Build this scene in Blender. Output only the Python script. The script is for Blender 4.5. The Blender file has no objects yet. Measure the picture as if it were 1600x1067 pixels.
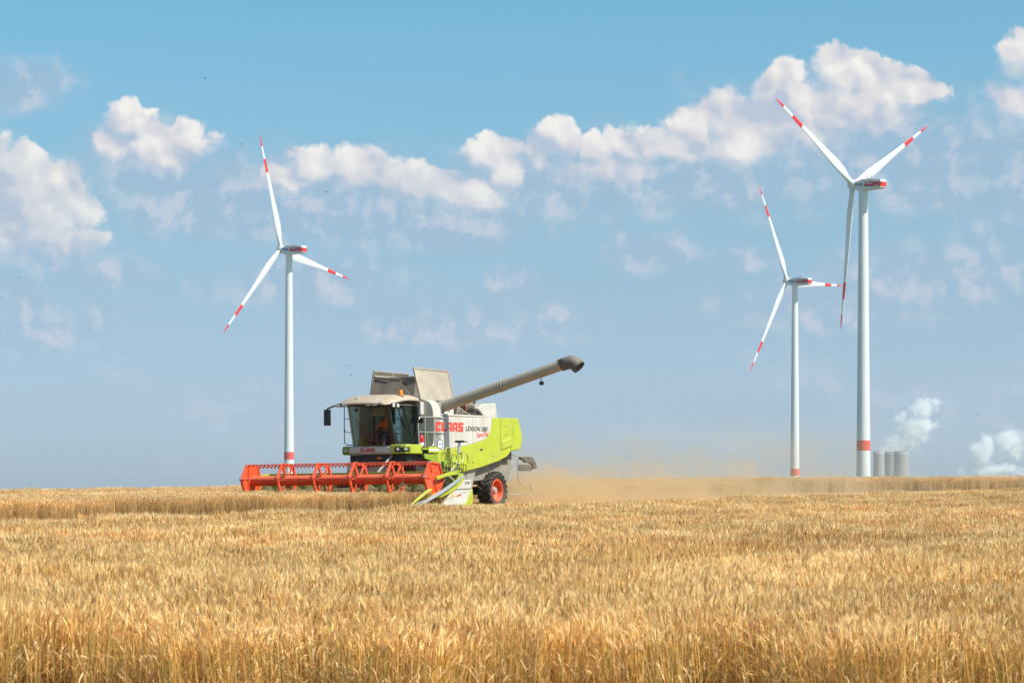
import bpy, bmesh, math, random
import numpy as np
from mathutils import Vector, Matrix, Euler
R = math.radians
random.seed(7)
SC = bpy.context.scene
COL = SC.collection

# ------------------------------------------------------------------ camera
F = 4140.0                       # focal length in photo pixels (photo 1600 wide)
cam_d = bpy.data.cameras.new('camera'); cam = bpy.data.objects.new('camera', cam_d); COL.objects.link(cam)
cam.location = (0, 0, 0); cam.rotation_euler = (R(90), 0, 0)
cam_d.sensor_width = 36; cam_d.lens = 36 * F / 1600
cam_d.shift_y = (764 - 533.5) / 1600
cam_d.clip_start = 0.5; cam_d.clip_end = 40000
cam_d.dof.use_dof = True; cam_d.dof.focus_distance = 84; cam_d.dof.aperture_fstop = 13
SC.camera = cam

# ------------------------------------------------------------------ exposure
SC.view_settings.view_transform = 'Standard'; SC.view_settings.look = 'None'
SC.view_settings.gamma = 1; EXPO = .33; SKY = .08; SC.view_settings.exposure = EXPO
TINT = [(0.2, (0.86, 1.20, 1.98)), (0.8, (0.77, 1.09, 1.84)), (1.6, (0.79, 1.06, 1.68)), (2.8, (0.76, 1.01, 1.37)), (4.6, (0.75, 1.08, 1.25)), (6.6, (0.68, 1.20, 1.33)), (7.6, (0.64, 1.22, 1.32))]
SC.cycles.volume_bounces = 5
SC.cycles.max_bounces = 8; SC.cycles.transparent_max_bounces = 12
SC.cycles.volume_step_rate = 1.0

# ------------------------------------------------------------------ sun
SUN_EL, SUN_AZ = R(50), R(120)          # azimuth clockwise from +Y: to the right, a little behind the camera
sd = Vector((math.sin(SUN_AZ) * math.cos(SUN_EL), math.cos(SUN_AZ) * math.cos(SUN_EL), math.sin(SUN_EL)))
sun_l = bpy.data.lights.new('sun', 'SUN'); sun_l.energy = 5.0; sun_l.angle = R(0.53); sun_l.color = (1, .955, .88)
sun = bpy.data.objects.new('sun', sun_l); COL.objects.link(sun)
sun.rotation_euler = sd.to_track_quat('Z', 'Y').to_euler(); sun.location = sd * 300

# ------------------------------------------------------------------ node helpers
class S:
    """socket wrapper with arithmetic"""
    nt = None
    def __init__(s, k): s.k = k
    @staticmethod
    def m(op, *a, clamp=False):
        n = S.nt.nodes.new('ShaderNodeMath'); n.operation = op; n.use_clamp = clamp
        for i, v in enumerate(a):
            if isinstance(v, S): S.nt.links.new(v.k, n.inputs[i])
            else: n.inputs[i].default_value = v
        return S(n.outputs[0])
    def __add__(s, o): return S.m('ADD', s, o)
    def __sub__(s, o): return S.m('SUBTRACT', s, o)
    def __mul__(s, o): return S.m('MULTIPLY', s, o)
    def __truediv__(s, o): return S.m('DIVIDE', s, o)
    def __rsub__(s, o): return S.m('SUBTRACT', o, s)
    __radd__ = __add__; __rmul__ = __mul__
def smooth(x, a, b, c=0.0, d=1.0):
    n = S.nt.nodes.new('ShaderNodeMapRange'); n.interpolation_type = 'SMOOTHSTEP'; n.clamp = True
    S.nt.links.new(x.k, n.inputs[0]); n.inputs[1].default_value = a; n.inputs[2].default_value = b
    n.inputs[3].default_value = c; n.inputs[4].default_value = d
    return S(n.outputs[0])
def vmath(op, a, b=None, scale=None):
    n = S.nt.nodes.new('ShaderNodeVectorMath'); n.operation = op
    for i, v in enumerate((a, b)):
        if v is None: continue
        if isinstance(v, S): S.nt.links.new(v.k, n.inputs[i])
        else: n.inputs[i].default_value = v
    if scale is not None:
        if isinstance(scale, S): S.nt.links.new(scale.k, n.inputs['Scale'])
        else: n.inputs['Scale'].default_value = scale
    return S(n.outputs['Value'] if op in ('LENGTH', 'DOT_PRODUCT', 'DISTANCE') else n.outputs[0])
def comb(x, y, z):
    n = S.nt.nodes.new('ShaderNodeCombineXYZ')
    for i, v in enumerate((x, y, z)):
        if isinstance(v, S): S.nt.links.new(v.k, n.inputs[i])
        else: n.inputs[i].default_value = v
    return S(n.outputs[0])
def sep(v):
    n = S.nt.nodes.new('ShaderNodeSeparateXYZ'); S.nt.links.new(v.k, n.inputs[0])
    return [S(o) for o in n.outputs]
def noise(v, scale, detail=4, rough=.5, dist=0, lac=2.0):
    n = S.nt.nodes.new('ShaderNodeTexNoise')
    S.nt.links.new(v.k, n.inputs['Vector'])
    for k, q in (('Scale', scale), ('Detail', detail), ('Roughness', rough), ('Distortion', dist), ('Lacunarity', lac)): n.inputs[k].default_value = q
    return S(n.outputs['Fac'])
def voro(v, scale, detail=2, rough=.5):
    n = S.nt.nodes.new('ShaderNodeTexVoronoi'); n.feature = 'SMOOTH_F1'
    S.nt.links.new(v.k, n.inputs['Vector'])
    for k, q in (('Scale', scale), ('Detail', detail), ('Roughness', rough), ('Smoothness', .35)): n.inputs[k].default_value = q
    return S(n.outputs['Distance'])
def noise2(v, scale, detail=4, rough=.5):
    q = noise(v, scale, detail, rough); q.k.node.noise_dimensions = '2D'; return q
def voro2(v, scale, detail=2, rough=.5):
    n = S.nt.nodes.new('ShaderNodeTexVoronoi'); n.feature = 'F1'; n.voronoi_dimensions = '2D'
    S.nt.links.new(v.k, n.inputs['Vector'])
    for k, q in (('Scale', scale), ('Detail', detail), ('Roughness', rough)): n.inputs[k].default_value = q
    return S(n.outputs['Distance'])
def mixc(f, a, b):
    n = S.nt.nodes.new('ShaderNodeMix'); n.data_type = 'RGBA'; n.clamp_factor = True
    for i, v in ((0, f), (6, a), (7, b)):
        if isinstance(v, S): S.nt.links.new(v.k, n.inputs[i])
        elif i == 0: n.inputs[0].default_value = v
        else: n.inputs[i].default_value = (*v, 1)
    return S(n.outputs[2])
def mulc(a, b):
    n = S.nt.nodes.new('ShaderNodeMix'); n.data_type = 'RGBA'; n.blend_type = 'MULTIPLY'; n.inputs[0].default_value = 1
    for i, v in ((6, a), (7, b)):
        if isinstance(v, S): S.nt.links.new(v.k, n.inputs[i])
        else: n.inputs[i].default_value = (*v, 1)
    return S(n.outputs[2])

# ------------------------------------------------------------------ sky
world = bpy.data.worlds.new('World'); SC.world = world; world.use_nodes = True
nt = world.node_tree; nt.nodes.clear(); S.nt = nt
wo = nt.nodes.new('ShaderNodeOutputWorld'); bg = nt.nodes.new('ShaderNodeBackground')
bg.inputs[1].default_value = SKY
nt.links.new(bg.outputs[0], wo.inputs[0])
sk = nt.nodes.new('ShaderNodeTexSky'); sk.sky_type = 'NISHITA'; sk.sun_disc = False
sk.sun_elevation = SUN_EL; sk.sun_rotation = SUN_AZ; sk.altitude = 0; sk.air_density = 1.0; sk.dust_density = 1.2; sk.ozone_density = 1.0
tc = nt.nodes.new('ShaderNodeTexCoord')
D = S(tc.outputs['Generated'])
dx, dy, dz = sep(D)
az = S.m('ARCTAN2', dx, dy); el = S.m('ARCSINE', dz)
K = F / 100.0                                            # units: hundreds of photo pixels
U = az * K; V = el * K
P = comb(U, V, 0.0)
def blobpos(px, py): return ((px - 800) / 100.0, (764 - py) / 100.0)
def blobs(p, lst, pw=1.0):
    acc = None
    for (px, py, rx, ry) in lst:
        cx, cy = blobpos(px, py)
        d = vmath('SUBTRACT', p, (cx, cy, 0)); d = vmath('MULTIPLY', d, (88.0 / rx, 88.0 / ry, 0))
        f = 1.0 - vmath('DOT_PRODUCT', d, d)
        if acc is None: acc = f
        else:
            acc = S.m('SMOOTH_MAX', acc, f, .18)
    return acc
CUM = [(10, 290, 80, 66), (62, 300, 62, 58), (80, 350, 84, 62), (118, 385, 56, 34), (20, 370, 100, 50),
       (205, 205, 40, 44), (188, 240, 46, 40), (245, 252, 74, 32), (298, 226, 42, 40),
       (490, 262, 46, 36), (548, 264, 56, 40), (455, 286, 44, 24), (620, 285, 60, 36),
       (768, 246, 54, 38), (790, 274, 44, 32), (690, 300, 70, 36), (748, 312, 60, 34),
       (872, 226, 42, 42), (842, 250, 36, 34), (925, 240, 50, 36), (985, 230, 62, 38), (945, 268, 104, 28),
       (1075, 206, 56, 42), (1045, 236, 100, 40), (1145, 196, 66, 50), (1216, 150, 46, 56), (1235, 196, 96, 50), (1318, 126, 58, 52),
       (1372, 158, 84, 54), (1330, 194, 104, 44), (1430, 160, 52, 24), (1160, 236, 94, 38),
       (1300, 180, 150, 58), (240, 240, 84, 40), (70, 335, 92, 78), (1592, 118, 46, 56), (1580, 172, 52, 42), (1640, 150, 80, 70)]
SOFT = [(530, 290, 160, 56), (770, 290, 90, 62), (960, 268, 160, 62), (1280, 205, 230, 86), (60, 345, 130, 96), (240, 250, 110, 58), (330, 308, 220, 72), (560, 330, 300, 60), (700, 350, 160, 46), (1000, 286, 330, 66), (1400, 258, 300, 84), (1560, 290, 140, 90),
        (480, 446, 160, 44), (1010, 392, 80, 34), (805, 450, 44, 34), (35, 150, 100, 44), (70, 515, 110, 46), (1450, 440, 170, 60),
        (700, 515, 150, 34), (870, 505, 80, 34), (30, 465, 60, 30), (190, 432, 60, 26), (1300, 480, 200, 40), (1165, 408, 50, 22)]
warp = vmath('SUBTRACT', S(nt.nodes.new('ShaderNodeTexNoise').outputs['Color']), (.5, .5, .5))
wn = [n for n in nt.nodes if n.type == 'TEX_NOISE'][0]; nt.links.new(P.k, wn.inputs['Vector'])
wn.noise_dimensions = '2D'; wn.inputs['Scale'].default_value = 1.6; wn.inputs['Detail'].default_value = 5; wn.inputs['Roughness'].default_value = .55
Pw = vmath('ADD', P, vmath('MULTIPLY', warp, (.5, .36, 0)))
def puff(p, det=True):
    a = voro2(vmath('ADD', p, vmath('MULTIPLY', warp, (.30, .30, 0))), 1.7, 3.2, .54); b = noise2(p, 2.6, 6, .60)
    return (.42 - a) * .85 + (b - .5) * .85
base = blobs(Pw, CUM)
# clouds of the rest of the sky, outside the stretch the photograph shows
far_n = noise(vmath('MULTIPLY', D, (1, 1, 2.6)), 2.4, 3, .5)
outside = smooth(S.m('ABSOLUTE', U), 8.6, 11.0)
over = smooth(V, 8.0, 10.0)
other = (far_n - .70) * 3.0 * S.m('MAXIMUM', outside, over) * smooth(V, 1.2, 2.6) * smooth(V, 55, 30) - (1.0 - S.m('MAXIMUM', outside, over)) * 2.0
base = S.m('MAXIMUM', base, other)
off = (.09, .12, 0)
n0 = puff(P)
pw2 = vmath('ADD', P, vmath('MULTIPLY', warp, (.40, .40, 0)))
l0 = voro2(pw2, 1.45, 1.6, .42); l1 = voro2(vmath('ADD', pw2, off), 1.45, 1.6, .42)
dens = base + n0 * .66 + .13
lo0 = noise2(P, 1.0, 2, .5); lo1 = noise2(vmath('ADD', P, (.22, .32, 0)), 1.0, 2, .5)
base1 = blobs(vmath('ADD', Pw, (.10, .20, 0)), CUM)
grad = base - base1                                   # >0 on the sunny upper right flank
width = smooth(grad, -.40, .35, 1.4, .36)
alpha = S.m('DIVIDE', dens, width, clamp=True)
alpha = smooth(alpha, 0, 1)
lit = grad * .40 + (l1 - l0) * 1.0 + (lo0 - lo1) * 1.2 + n0 * .12 + .44 + (noise2(P, .9, 3, .5) - .5) * .7
soft = blobs(Pw, SOFT)
salpha = smooth(soft + (noise2(P, 1.3, 6, .58) - .5) * 2.2, -.35, 1.1) * .74
streak = smooth(noise2(vmath('MULTIPLY', P, (.35, 1.0, 1)), 1.0, 6, .55), .42, .72) * smooth(V, 5.4, 2.0) * smooth(V, -0.2, 1.0) * .35
sA = noise2(vmath('ADD', P, (9, 3, 0)), 1.6, 6, .6); sB = noise2(vmath('ADD', P, (9.14, 3.2, 0)), 1.6, 6, .6)
tr = nt.nodes.new('ShaderNodeValToRGB'); tr.color_ramp.elements.remove(tr.color_ramp.elements[0])
ramp = TINT
nt.links.new((V * .1).k, tr.inputs[0])
for i, (v_, c_) in enumerate(ramp):
    e_ = tr.color_ramp.elements[0] if i == 0 else tr.color_ramp.elements.new(v_ * .1)
    e_.position = v_ * .1; e_.color = (*[q / 2 for q in c_], 1)
skyc = vmath('SCALE', mulc(S(sk.outputs[0]), S(tr.outputs[0])), scale=2.0)
KK = 1 / (SKY * 2 ** EXPO)
def c8(r, g, b, k=KK):
    f = lambda c: ((c / 255 + .055) / 1.055) ** 2.4
    return tuple(f(c) * k for c in (r, g, b))
softcol = mixc(smooth(sA - sB + (sA - .5) * .5, -.08, .26), c8(158, 185, 212), c8(203, 208, 222))
c = mixc(S.m('MAXIMUM', salpha, streak), skyc, softcol)
ccol = mixc(smooth(lit, .02, .50), c8(186, 197, 216), c8(222, 220, 224))
ccol = mixc(smooth(lit, .40, 1.05), ccol, c8(251, 246, 240))
# cumulus high and near are brighter, the low ones drown in haze
depth = smooth(V, 3.6, 6.2, .72, .97)
c = mixc(alpha * depth, c, ccol)
nt.links.new(c.k, bg.inputs[0])
world.cycles.sampling_method = 'MANUAL'; world.cycles.sample_map_resolution = 512

# ------------------------------------------------------------------ materials
MATS = {}
def mat(name, col, rough=.6, metal=0.0, var=.12, vscale=2.0, dust=0.0, dustcol=(.46, .36, .24), bump=0.0, spec=.5, coat=0.0):
    if name in MATS: return MATS[name]
    m = bpy.data.materials.new(name); m.use_nodes = True; n = m.node_tree; n.nodes.clear(); S.nt = n
    o = n.nodes.new('ShaderNodeOutputMaterial'); b = n.nodes.new('ShaderNodeBsdfPrincipled'); n.links.new(b.outputs[0], o.inputs[0])
    t = n.nodes.new('ShaderNodeTexCoord'); p = S(t.outputs['Object'])
    b.inputs['Roughness'].default_value = rough; b.inputs['Metallic'].default_value = metal
    b.inputs['Specular IOR Level'].default_value = spec; b.inputs['Coat Weight'].default_value = coat; b.inputs['Coat Roughness'].default_value = .15
    f = noise(p, vscale, 6, .6)
    lo = tuple(max(0, x * (1 - var)) for x in col); hi = tuple(min(1, x * (1 + var)) for x in col)
    c = mixc(smooth(f, .3, .7), lo, hi)
    if dust > 0:
        g = n.nodes.new('ShaderNodeNewGeometry'); nz = sep(S(g.outputs['Normal']))[2]
        d = smooth(noise(p, 3.0, 7, .65) + nz * .35, .35, .95) * dust
        c = mixc(d, c, dustcol)
        n.links.new((rough + d * .3).k, b.inputs['Roughness'])
    n.links.new(c.k, b.inputs['Base Color'])
    if bump > 0:
        bn = n.nodes.new('ShaderNodeBump'); bn.inputs['Strength'].default_value = bump; bn.inputs['Distance'].default_value = .05
        n.links.new(noise(p, vscale * 6, 6, .6).k, bn.inputs['Height']); n.links.new(bn.outputs[0], b.inputs['Normal'])
    MATS[name] = m; return m
M_white = mat('cream_white_paint', (.58, .55, .49), .42, var=.10, vscale=1.3, dust=.55, coat=.2)
M_green = mat('lime_green_paint', (.42, .48, .010), .38, var=.08, vscale=1.3, dust=.34, coat=.3)
M_dgreen = mat('frame_green_paint', (.24, .34, .012), .45, var=.15, dust=.25)
M_red = mat('orange_red_paint', (.78, .080, .020), .45, var=.18, vscale=4, dust=.28)
M_letter = mat('red_lettering', (.78, .055, .03), .45, var=.04)
M_fletter = mat('dark_red_lettering', (.52, .02, .03), .45, var=.04)
M_grey = mat('grey_sheet_metal', (.30, .29, .27), .5, var=.12, dust=.45)
M_tube = mat('dusty_grey_tube', (.36, .33, .27), .45, var=.06, dust=.55, dustcol=(.38, .31, .22))
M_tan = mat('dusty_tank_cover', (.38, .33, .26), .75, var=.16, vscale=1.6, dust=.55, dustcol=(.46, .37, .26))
M_brown = mat('dusty_brown_shaded_cover', (.15, .122, .095), .8, var=.25, vscale=2, dust=.3, dustcol=(.25, .20, .14))  # dusty brown, darkened further so the covers' shade sits in the colour
M_dark = mat('dark_chassis', (.025, .025, .024), .6, var=.3, dust=.25, dustcol=(.16, .12, .08))
M_black = mat('black_plastic', (.016, .016, .017), .42, var=.2)
M_rubber = mat('tyre_rubber', (.036, .033, .030), .8, var=.25, vscale=3, dust=.55, dustcol=(.20, .155, .11), bump=.3)
M_spout = mat('grey_rubber_spout', (.10, .095, .09), .7, var=.15, dust=.3)
M_steel = mat('galvanised_tube', (.62, .61, .58), .35, metal=.6, var=.08)
M_chrome = mat('polished_divider_tube', (.72, .73, .74), .25, metal=.7, var=.06)
M_orange = mat('orange_lamp', (.95, .26, .01), .3, var=.05)
M_yellow = mat('yellow_sticker', (.85, .48, .02), .5, var=.04)
M_extr = mat('fire_extinguisher_red', (.60, .012, .012), .3, var=.04)
M_tw = mat('turbine_white', (.68, .69, .70), .38, var=.025, vscale=.15)
M_tg = mat('nacelle_grey_white', (.58, .61, .63), .4, var=.04, vscale=.4)
M_tr = mat('turbine_red', (.72, .022, .02), .42, var=.05, vscale=.3)
M_band = mat('faded_tower_red', (.72, .10, .075), .5, var=.06, vscale=.3)
M_burg = mat('burgundy_stripe', (.42, .006, .045), .45, var=.03)
M_blue = mat('blue_lettering', (.02, .09, .30), .5, var=.03)
M_wl = mat('white_lettering', (.82, .82, .82), .5, var=.03)
M_bl = mat('black_lettering', (.05, .05, .055), .5, var=.03)
M_engine = mat('engine_metal', (.10, .095, .09), .55, metal=.4, var=.3, dust=.4)
M_rust = mat('rusty_exhaust', (.20, .095, .055), .8, var=.35, vscale=5)
M_seat = mat('seat_fabric', (.05, .055, .06), .8, var=.2)
M_lampg = mat('lamp_glass', (.55, .55, .50), .12, var=.05)
M_hivis = mat('orange_work_jacket', (.95, .15, .012), .8, var=.08)
M_refl = mat('reflective_band', (.62, .72, .72), .4, var=.05)
M_navy = mat('blue_trousers', (.03, .08, .20), .85, var=.2)
M_skin = mat('skin', (.50, .28, .18), .55, var=.08)
M_hair = mat('brown_hair', (.05, .03, .02), .8, var=.2)
M_conc = mat('cooling_tower_concrete', (.30, .28, .255), .8, var=.06, vscale=.02)
M_bird = mat('dark_plumage', (.03, .03, .035), .7, var=.2)
def glass(name, tint, gloss=.12):
    m = bpy.data.materials.new(name); m.use_nodes = True; n = m.node_tree; n.nodes.clear(); S.nt = n
    o = n.nodes.new('ShaderNodeOutputMaterial'); t = n.nodes.new('ShaderNodeBsdfTransparent'); g = n.nodes.new('ShaderNodeBsdfGlossy')
    t.inputs[0].default_value = (*tint, 1); g.inputs['Roughness'].default_value = .03; g.inputs[0].default_value = (.9, .95, .93, 1)
    fr = n.nodes.new('ShaderNodeFresnel'); fr.inputs[0].default_value = 1.45
    mx = n.nodes.new('ShaderNodeMixShader'); tx = n.nodes.new('ShaderNodeTexCoord')
    k = S(fr.outputs[0]) * .7 + noise(S(tx.outputs['Object']), 2.0, 4) * gloss * .5
    n.links.new(k.k, mx.inputs[0]); n.links.new(t.outputs[0], mx.inputs[1]); n.links.new(g.outputs[0], mx.inputs[2]); n.links.new(mx.outputs[0], o.inputs[0])
    return m
M_glass = glass('tinted_cab_glass', (.74, .82, .79), .01)
M_sglass = glass('side_window_glass', (.62, .74, .70), .30)

# ------------------------------------------------------------------ mesh helpers
class MB:
    def __init__(s): s.v = []; s.f = []
    def add(s, vs, fs):
        b = len(s.v); s.v += [tuple(x) for x in vs]; s.f += [tuple(b + i for i in q) for q in fs]; return s
    def box(s, a, b):
        (x0, y0, z0), (x1, y1, z1) = a, b
        vs = [(x, y, z) for z in (z0, z1) for y in (y0, y1) for x in (x0, x1)]
        return s.add(vs, [(0, 2, 3, 1), (4, 5, 7, 6), (0, 1, 5, 4), (2, 6, 7, 3), (0, 4, 6, 2), (1, 3, 7, 5)])
    def prism(s, poly, d, axis='y', a=0.0, b=1.0):
        """poly of 2-D points; axis: direction of extrusion"""
        n = len(poly)
        def mk(p, t):
            if axis == 'y': return (p[0], t, p[1])
            if axis == 'x': return (t, p[0], p[1])
            return (p[0], p[1], t)
        vs = [mk(p, a) for p in poly] + [mk(p, b) for p in poly]
        fs = [tuple(range(n))[::-1], tuple(range(n, 2 * n))] + [(i, (i + 1) % n, n + (i + 1) % n, n + i) for i in range(n)]
        return s.add(vs, fs)
    def slab(s, quad, t):
        """a polygon in space given thickness t along its normal"""
        q = [Vector(p) for p in quad]; nrm = (q[1] - q[0]).cross(q[2] - q[0]).normalized() * t; n = len(q)
        return s.add([p for p in q] + [p + nrm for p in q], [tuple(range(n))[::-1], tuple(range(n, 2 * n))] + [(i, (i + 1) % n, n + (i + 1) % n, n + i) for i in range(n)])
    def tube(s, path, r, seg=8, cap=True, r2=None):
        pts = [Vector(p) for p in path]; n = len(pts); rings = []
        t0 = (pts[1] - pts[0]).normalized(); up = Vector((0, 0, 1)) if abs(t0.z) < .9 else Vector((1, 0, 0))
        a = t0.cross(up).normalized()
        vs = []
        for i, p in enumerate(pts):
            t = (pts[min(i + 1, n - 1)] - pts[max(i - 1, 0)]).normalized()
            a = (a - t * a.dot(t)).normalized(); b = t.cross(a)
            rr = r if r2 is None else r + (r2 - r) * i / (n - 1)
            if isinstance(r, (list, tuple)): rr = r[i]
            for k in range(seg):
                w = 2 * math.pi * k / seg; vs.append(p + a * math.cos(w) * rr + b * math.sin(w) * rr)
        fs = [(i * seg + k, i * seg + (k + 1) % seg, (i + 1) * seg + (k + 1) % seg, (i + 1) * seg + k) for i in range(n - 1) for k in range(seg)]
        if cap: fs += [tuple(range(seg))[::-1], tuple(range((n - 1) * seg, n * seg))]
        return s.add(vs, fs)
    def bar(s, a, b, w, h):
        a, b = Vector(a), Vector(b); t = (b - a).normalized(); up = Vector((0, 0, 1)) if abs(t.z) < .95 else Vector((1, 0, 0))
        u = t.cross(up).normalized() * w / 2; v = u.cross(t).normalized() * h / 2
        vs = [p + i * u + j * v for p in (a, b) for i, j in ((-1, -1), (1, -1), (1, 1), (-1, 1))]
        return s.add(vs, [(3, 2, 1, 0), (4, 5, 6, 7)] + [(i, (i + 1) % 4, 4 + (i + 1) % 4, 4 + i) for i in range(4)])
    def lathe(s, prof, c, axis=(0, 1, 0), seg=24, closed=False):
        """prof: (radius, offset along axis)"""
        ax = Vector(axis).normalized(); up = Vector((0, 0, 1)) if abs(ax.z) < .9 else Vector((1, 0, 0)); a = ax.cross(up).normalized(); b = ax.cross(a); c = Vector(c)
        vs = [c + ax * o + (a * math.cos(2 * math.pi * k / seg) + b * math.sin(2 * math.pi * k / seg)) * r for r, o in prof for k in range(seg)]
        n = len(prof); fs = []
        for i in range(n if closed else n - 1):
            j = (i + 1) % n
            fs += [(i * seg + k, i * seg + (k + 1) % seg, j * seg + (k + 1) % seg, j * seg + k) for k in range(seg)]
        return s.add(vs, fs)
    def grid(s, pts):
        """rows of points -> surface"""
        n = len(pts); m = len(pts[0])
        return s.add([p for r in pts for p in r], [(i * m + j, i * m + j + 1, (i + 1) * m + j + 1, (i + 1) * m + j) for i in range(n - 1) for j in range(m - 1)])
    def build(s, name, m, parent=None, bevel=0.0, smooth_=None, solid=0.0, flip=True):
        me = bpy.data.meshes.new(name); me.from_pydata(s.v, [], s.f)
        bm = bmesh.new(); bm.from_mesh(me)
        if flip: bmesh.ops.recalc_face_normals(bm, faces=bm.faces)
        bm.to_mesh(me); bm.free()
        me.materials.append(m)
        if smooth_: 
            me.polygons.foreach_set('use_smooth', [True] * len(me.polygons)); me.set_sharp_from_angle(angle=R(smooth_))
        o = bpy.data.objects.new(name, me); COL.objects.link(o)
        if parent: o.parent = parent
        if solid: 
            q = o.modifiers.new('solid', 'SOLIDIFY'); q.thickness = solid; q.offset = 0
        if bevel: 
            q = o.modifiers.new('bevel', 'BEVEL'); q.width = bevel; q.segments = 2; q.limit_method = 'ANGLE'; q.angle_limit = R(35)
        return o
def tag(o, label=None, cat=None, group=None, kind=None):
    if label: o['label'] = label
    if cat: o['category'] = cat
    if group: o['group'] = group
    if kind: o['kind'] = kind
    return o
def empty(name, loc=(0, 0, 0), rot=(0, 0, 0)):
    o = bpy.data.objects.new(name, None); COL.objects.link(o); o.location = loc; o.rotation_euler = rot; o.empty_display_size = .5; return o
def text(name, body, m, parent, org, right, up, h, w=None, bold=0.0, shear=0.0, ext=.004):
    cu = bpy.data.curves.new(name, 'FONT'); cu.body = body; cu.size = 1; cu.offset = bold; cu.shear = shear; cu.extrude = 0.0; cu.resolution_u = 3
    tmp = bpy.data.objects.new(name, cu); COL.objects.link(tmp)
    dg = bpy.context.evaluated_depsgraph_get(); me = bpy.data.meshes.new_from_object(tmp.evaluated_get(dg)); bpy.data.objects.remove(tmp)
    xs = [v.co.x for v in me.vertices]; ys = [v.co.y for v in me.vertices]; x0, x1, y0, y1 = min(xs), max(xs), min(ys), max(ys)
    sy = h / (y1 - y0); sx = (w / (x1 - x0)) if w else sy
    r, u, o_ = Vector(right).normalized(), Vector(up).normalized(), Vector(org); nn = r.cross(u)
    for v in me.vertices: v.co = o_ + r * (v.co.x - x0) * sx + u * (v.co.y - y0) * sy + nn * ext
    me.name = name; me.materials.clear(); me.materials.append(m)
    ob = bpy.data.objects.new(name, me); COL.objects.link(ob); ob.parent = parent
    return ob

GLY = {'C': [(0, 0, .40, 1), (.38, 0, 1, .27), (.38, .73, 1, 1), (.70, .62, 1, .75)],
       'L': [(0, 0, .40, 1), (.38, 0, 1, .27)],
       'A': [(0, 0, .36, .88), (.64, 0, 1, .88), (.08, .76, .92, 1), (.34, .26, .66, .46)],
       'S': [(0, .73, 1, 1), (0, 0, 1, .27), (0, .38, 1, .62), (0, .5, .36, .85), (.64, .15, 1, .5)]}
def block_text(body, m, parent, org, right, up, h, w, shear=.12, t=.006):
    r_, u_, o_ = Vector(right).normalized(), Vector(up).normalized(), Vector(org); nn = r_.cross(u_)
    cw = w / (len(body) - .10); mb = MB()
    for i, chh in enumerate(body):
        for j, (x0, y0, x1, y1) in enumerate(GLY[chh]):
            vs = []
            for dd in (0, t + j * .0007):
                for (x, y) in ((x0, y0), (x1, y0), (x1, y1), (x0, y1)):
                    vs.append(o_ + r_ * (i * cw + x * cw * .88 + shear * y * h) + u_ * y * h + nn * dd)
            mb.add(vs, [(3, 2, 1, 0), (4, 5, 6, 7), (0, 1, 5, 4), (1, 2, 6, 5), (2, 3, 7, 6), (3, 0, 4, 7)])
    return mb.build('lettering', m, parent)
# ------------------------------------------------------------------ ground
OX, OY, OZ = -3.65, 90.0, -.72                              # the combine's place on the field
HD = (-.5, -.866025)                                        # its heading; its left is (.866, -.5)
def uv(x, y):
    a, b = x - OX, y - OY
    return a * HD[0] + b * HD[1], a * .866025 - b * .5      # ahead of it, left of it
def gz(x, y):
    x = np.asarray(x, float); y = np.asarray(y, float)
    u, v = uv(x, y)
    yy = np.clip(y, -60, 190)
    g = -1.70 + .0109 * yy
    w = np.clip(-7.5 - v, 0, None)
    drop = np.where(w < 14, .0018 * w * w, .3528 + .0504 * (w - 14))
    g = g - drop
    g = g - .05 * np.clip((y - 66) / 14, 0, 1) * np.clip((yy * 0 + u - 3.5) / 2, 0, 1) * (v > -8) * np.clip((6 - v) / 2, 0, 1)
    g = g - .0042 * np.clip(y - 108, 0, 70)
    far = np.clip((y - 190) / 300, 0, 1)
    g = np.maximum(g, -12.0)
    return g * (1 - far) + (-12.0) * far
def axis_pts():
    a = list(np.arange(-70, 70.1, 1.0)); d = 2.0; x = 70
    while x < 15000: x += d; d *= 1.22; a.append(x); a.insert(0, -x)
    return np.array(a)
gx = axis_pts(); gy = axis_pts() + 90
X, Y = np.meshgrid(gx, gy); Z = gz(X, Y); n1_, n2_ = X.shape
me = bpy.data.meshes.new('ground')
ii = np.arange(n1_ * n2_).reshape(n1_, n2_)
q = np.stack([ii[:-1, :-1], ii[:-1, 1:], ii[1:, 1:], ii[1:, :-1]], -1).reshape(-1, 4)
me.from_pydata(np.stack([X, Y, Z], -1).reshape(-1, 3).tolist(), [], q.tolist())
me.polygons.foreach_set('use_smooth', [True] * len(me.polygons))
M_soil = mat('dry_soil_and_straw', (.36, .26, .13), .9, var=.35, vscale=1.3, bump=.4)
S.nt = M_soil.node_tree; bs_ = [q for q in S.nt.nodes if q.type == 'BSDF_PRINCIPLED'][0]
pz = S.nt.nodes.new('ShaderNodeNewGeometry'); psx, psy, psz = sep(S(pz.outputs['Position']))
S.nt.links.new(mixc(smooth(psz, -2.6, -4.5), S(bs_.inputs['Base Color'].links[0].from_socket), mixc(smooth(noise(S(pz.outputs['Position']), .004, 3), .45, .55), (.10, .12, .045), (.22, .18, .09))).k, bs_.inputs['Base Color'])
me.materials.append(M_soil)
ground = bpy.data.objects.new('ground', me); COL.objects.link(ground)
tag(ground, 'dry straw covered soil of the harvested grain field', kind='structure')

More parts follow.
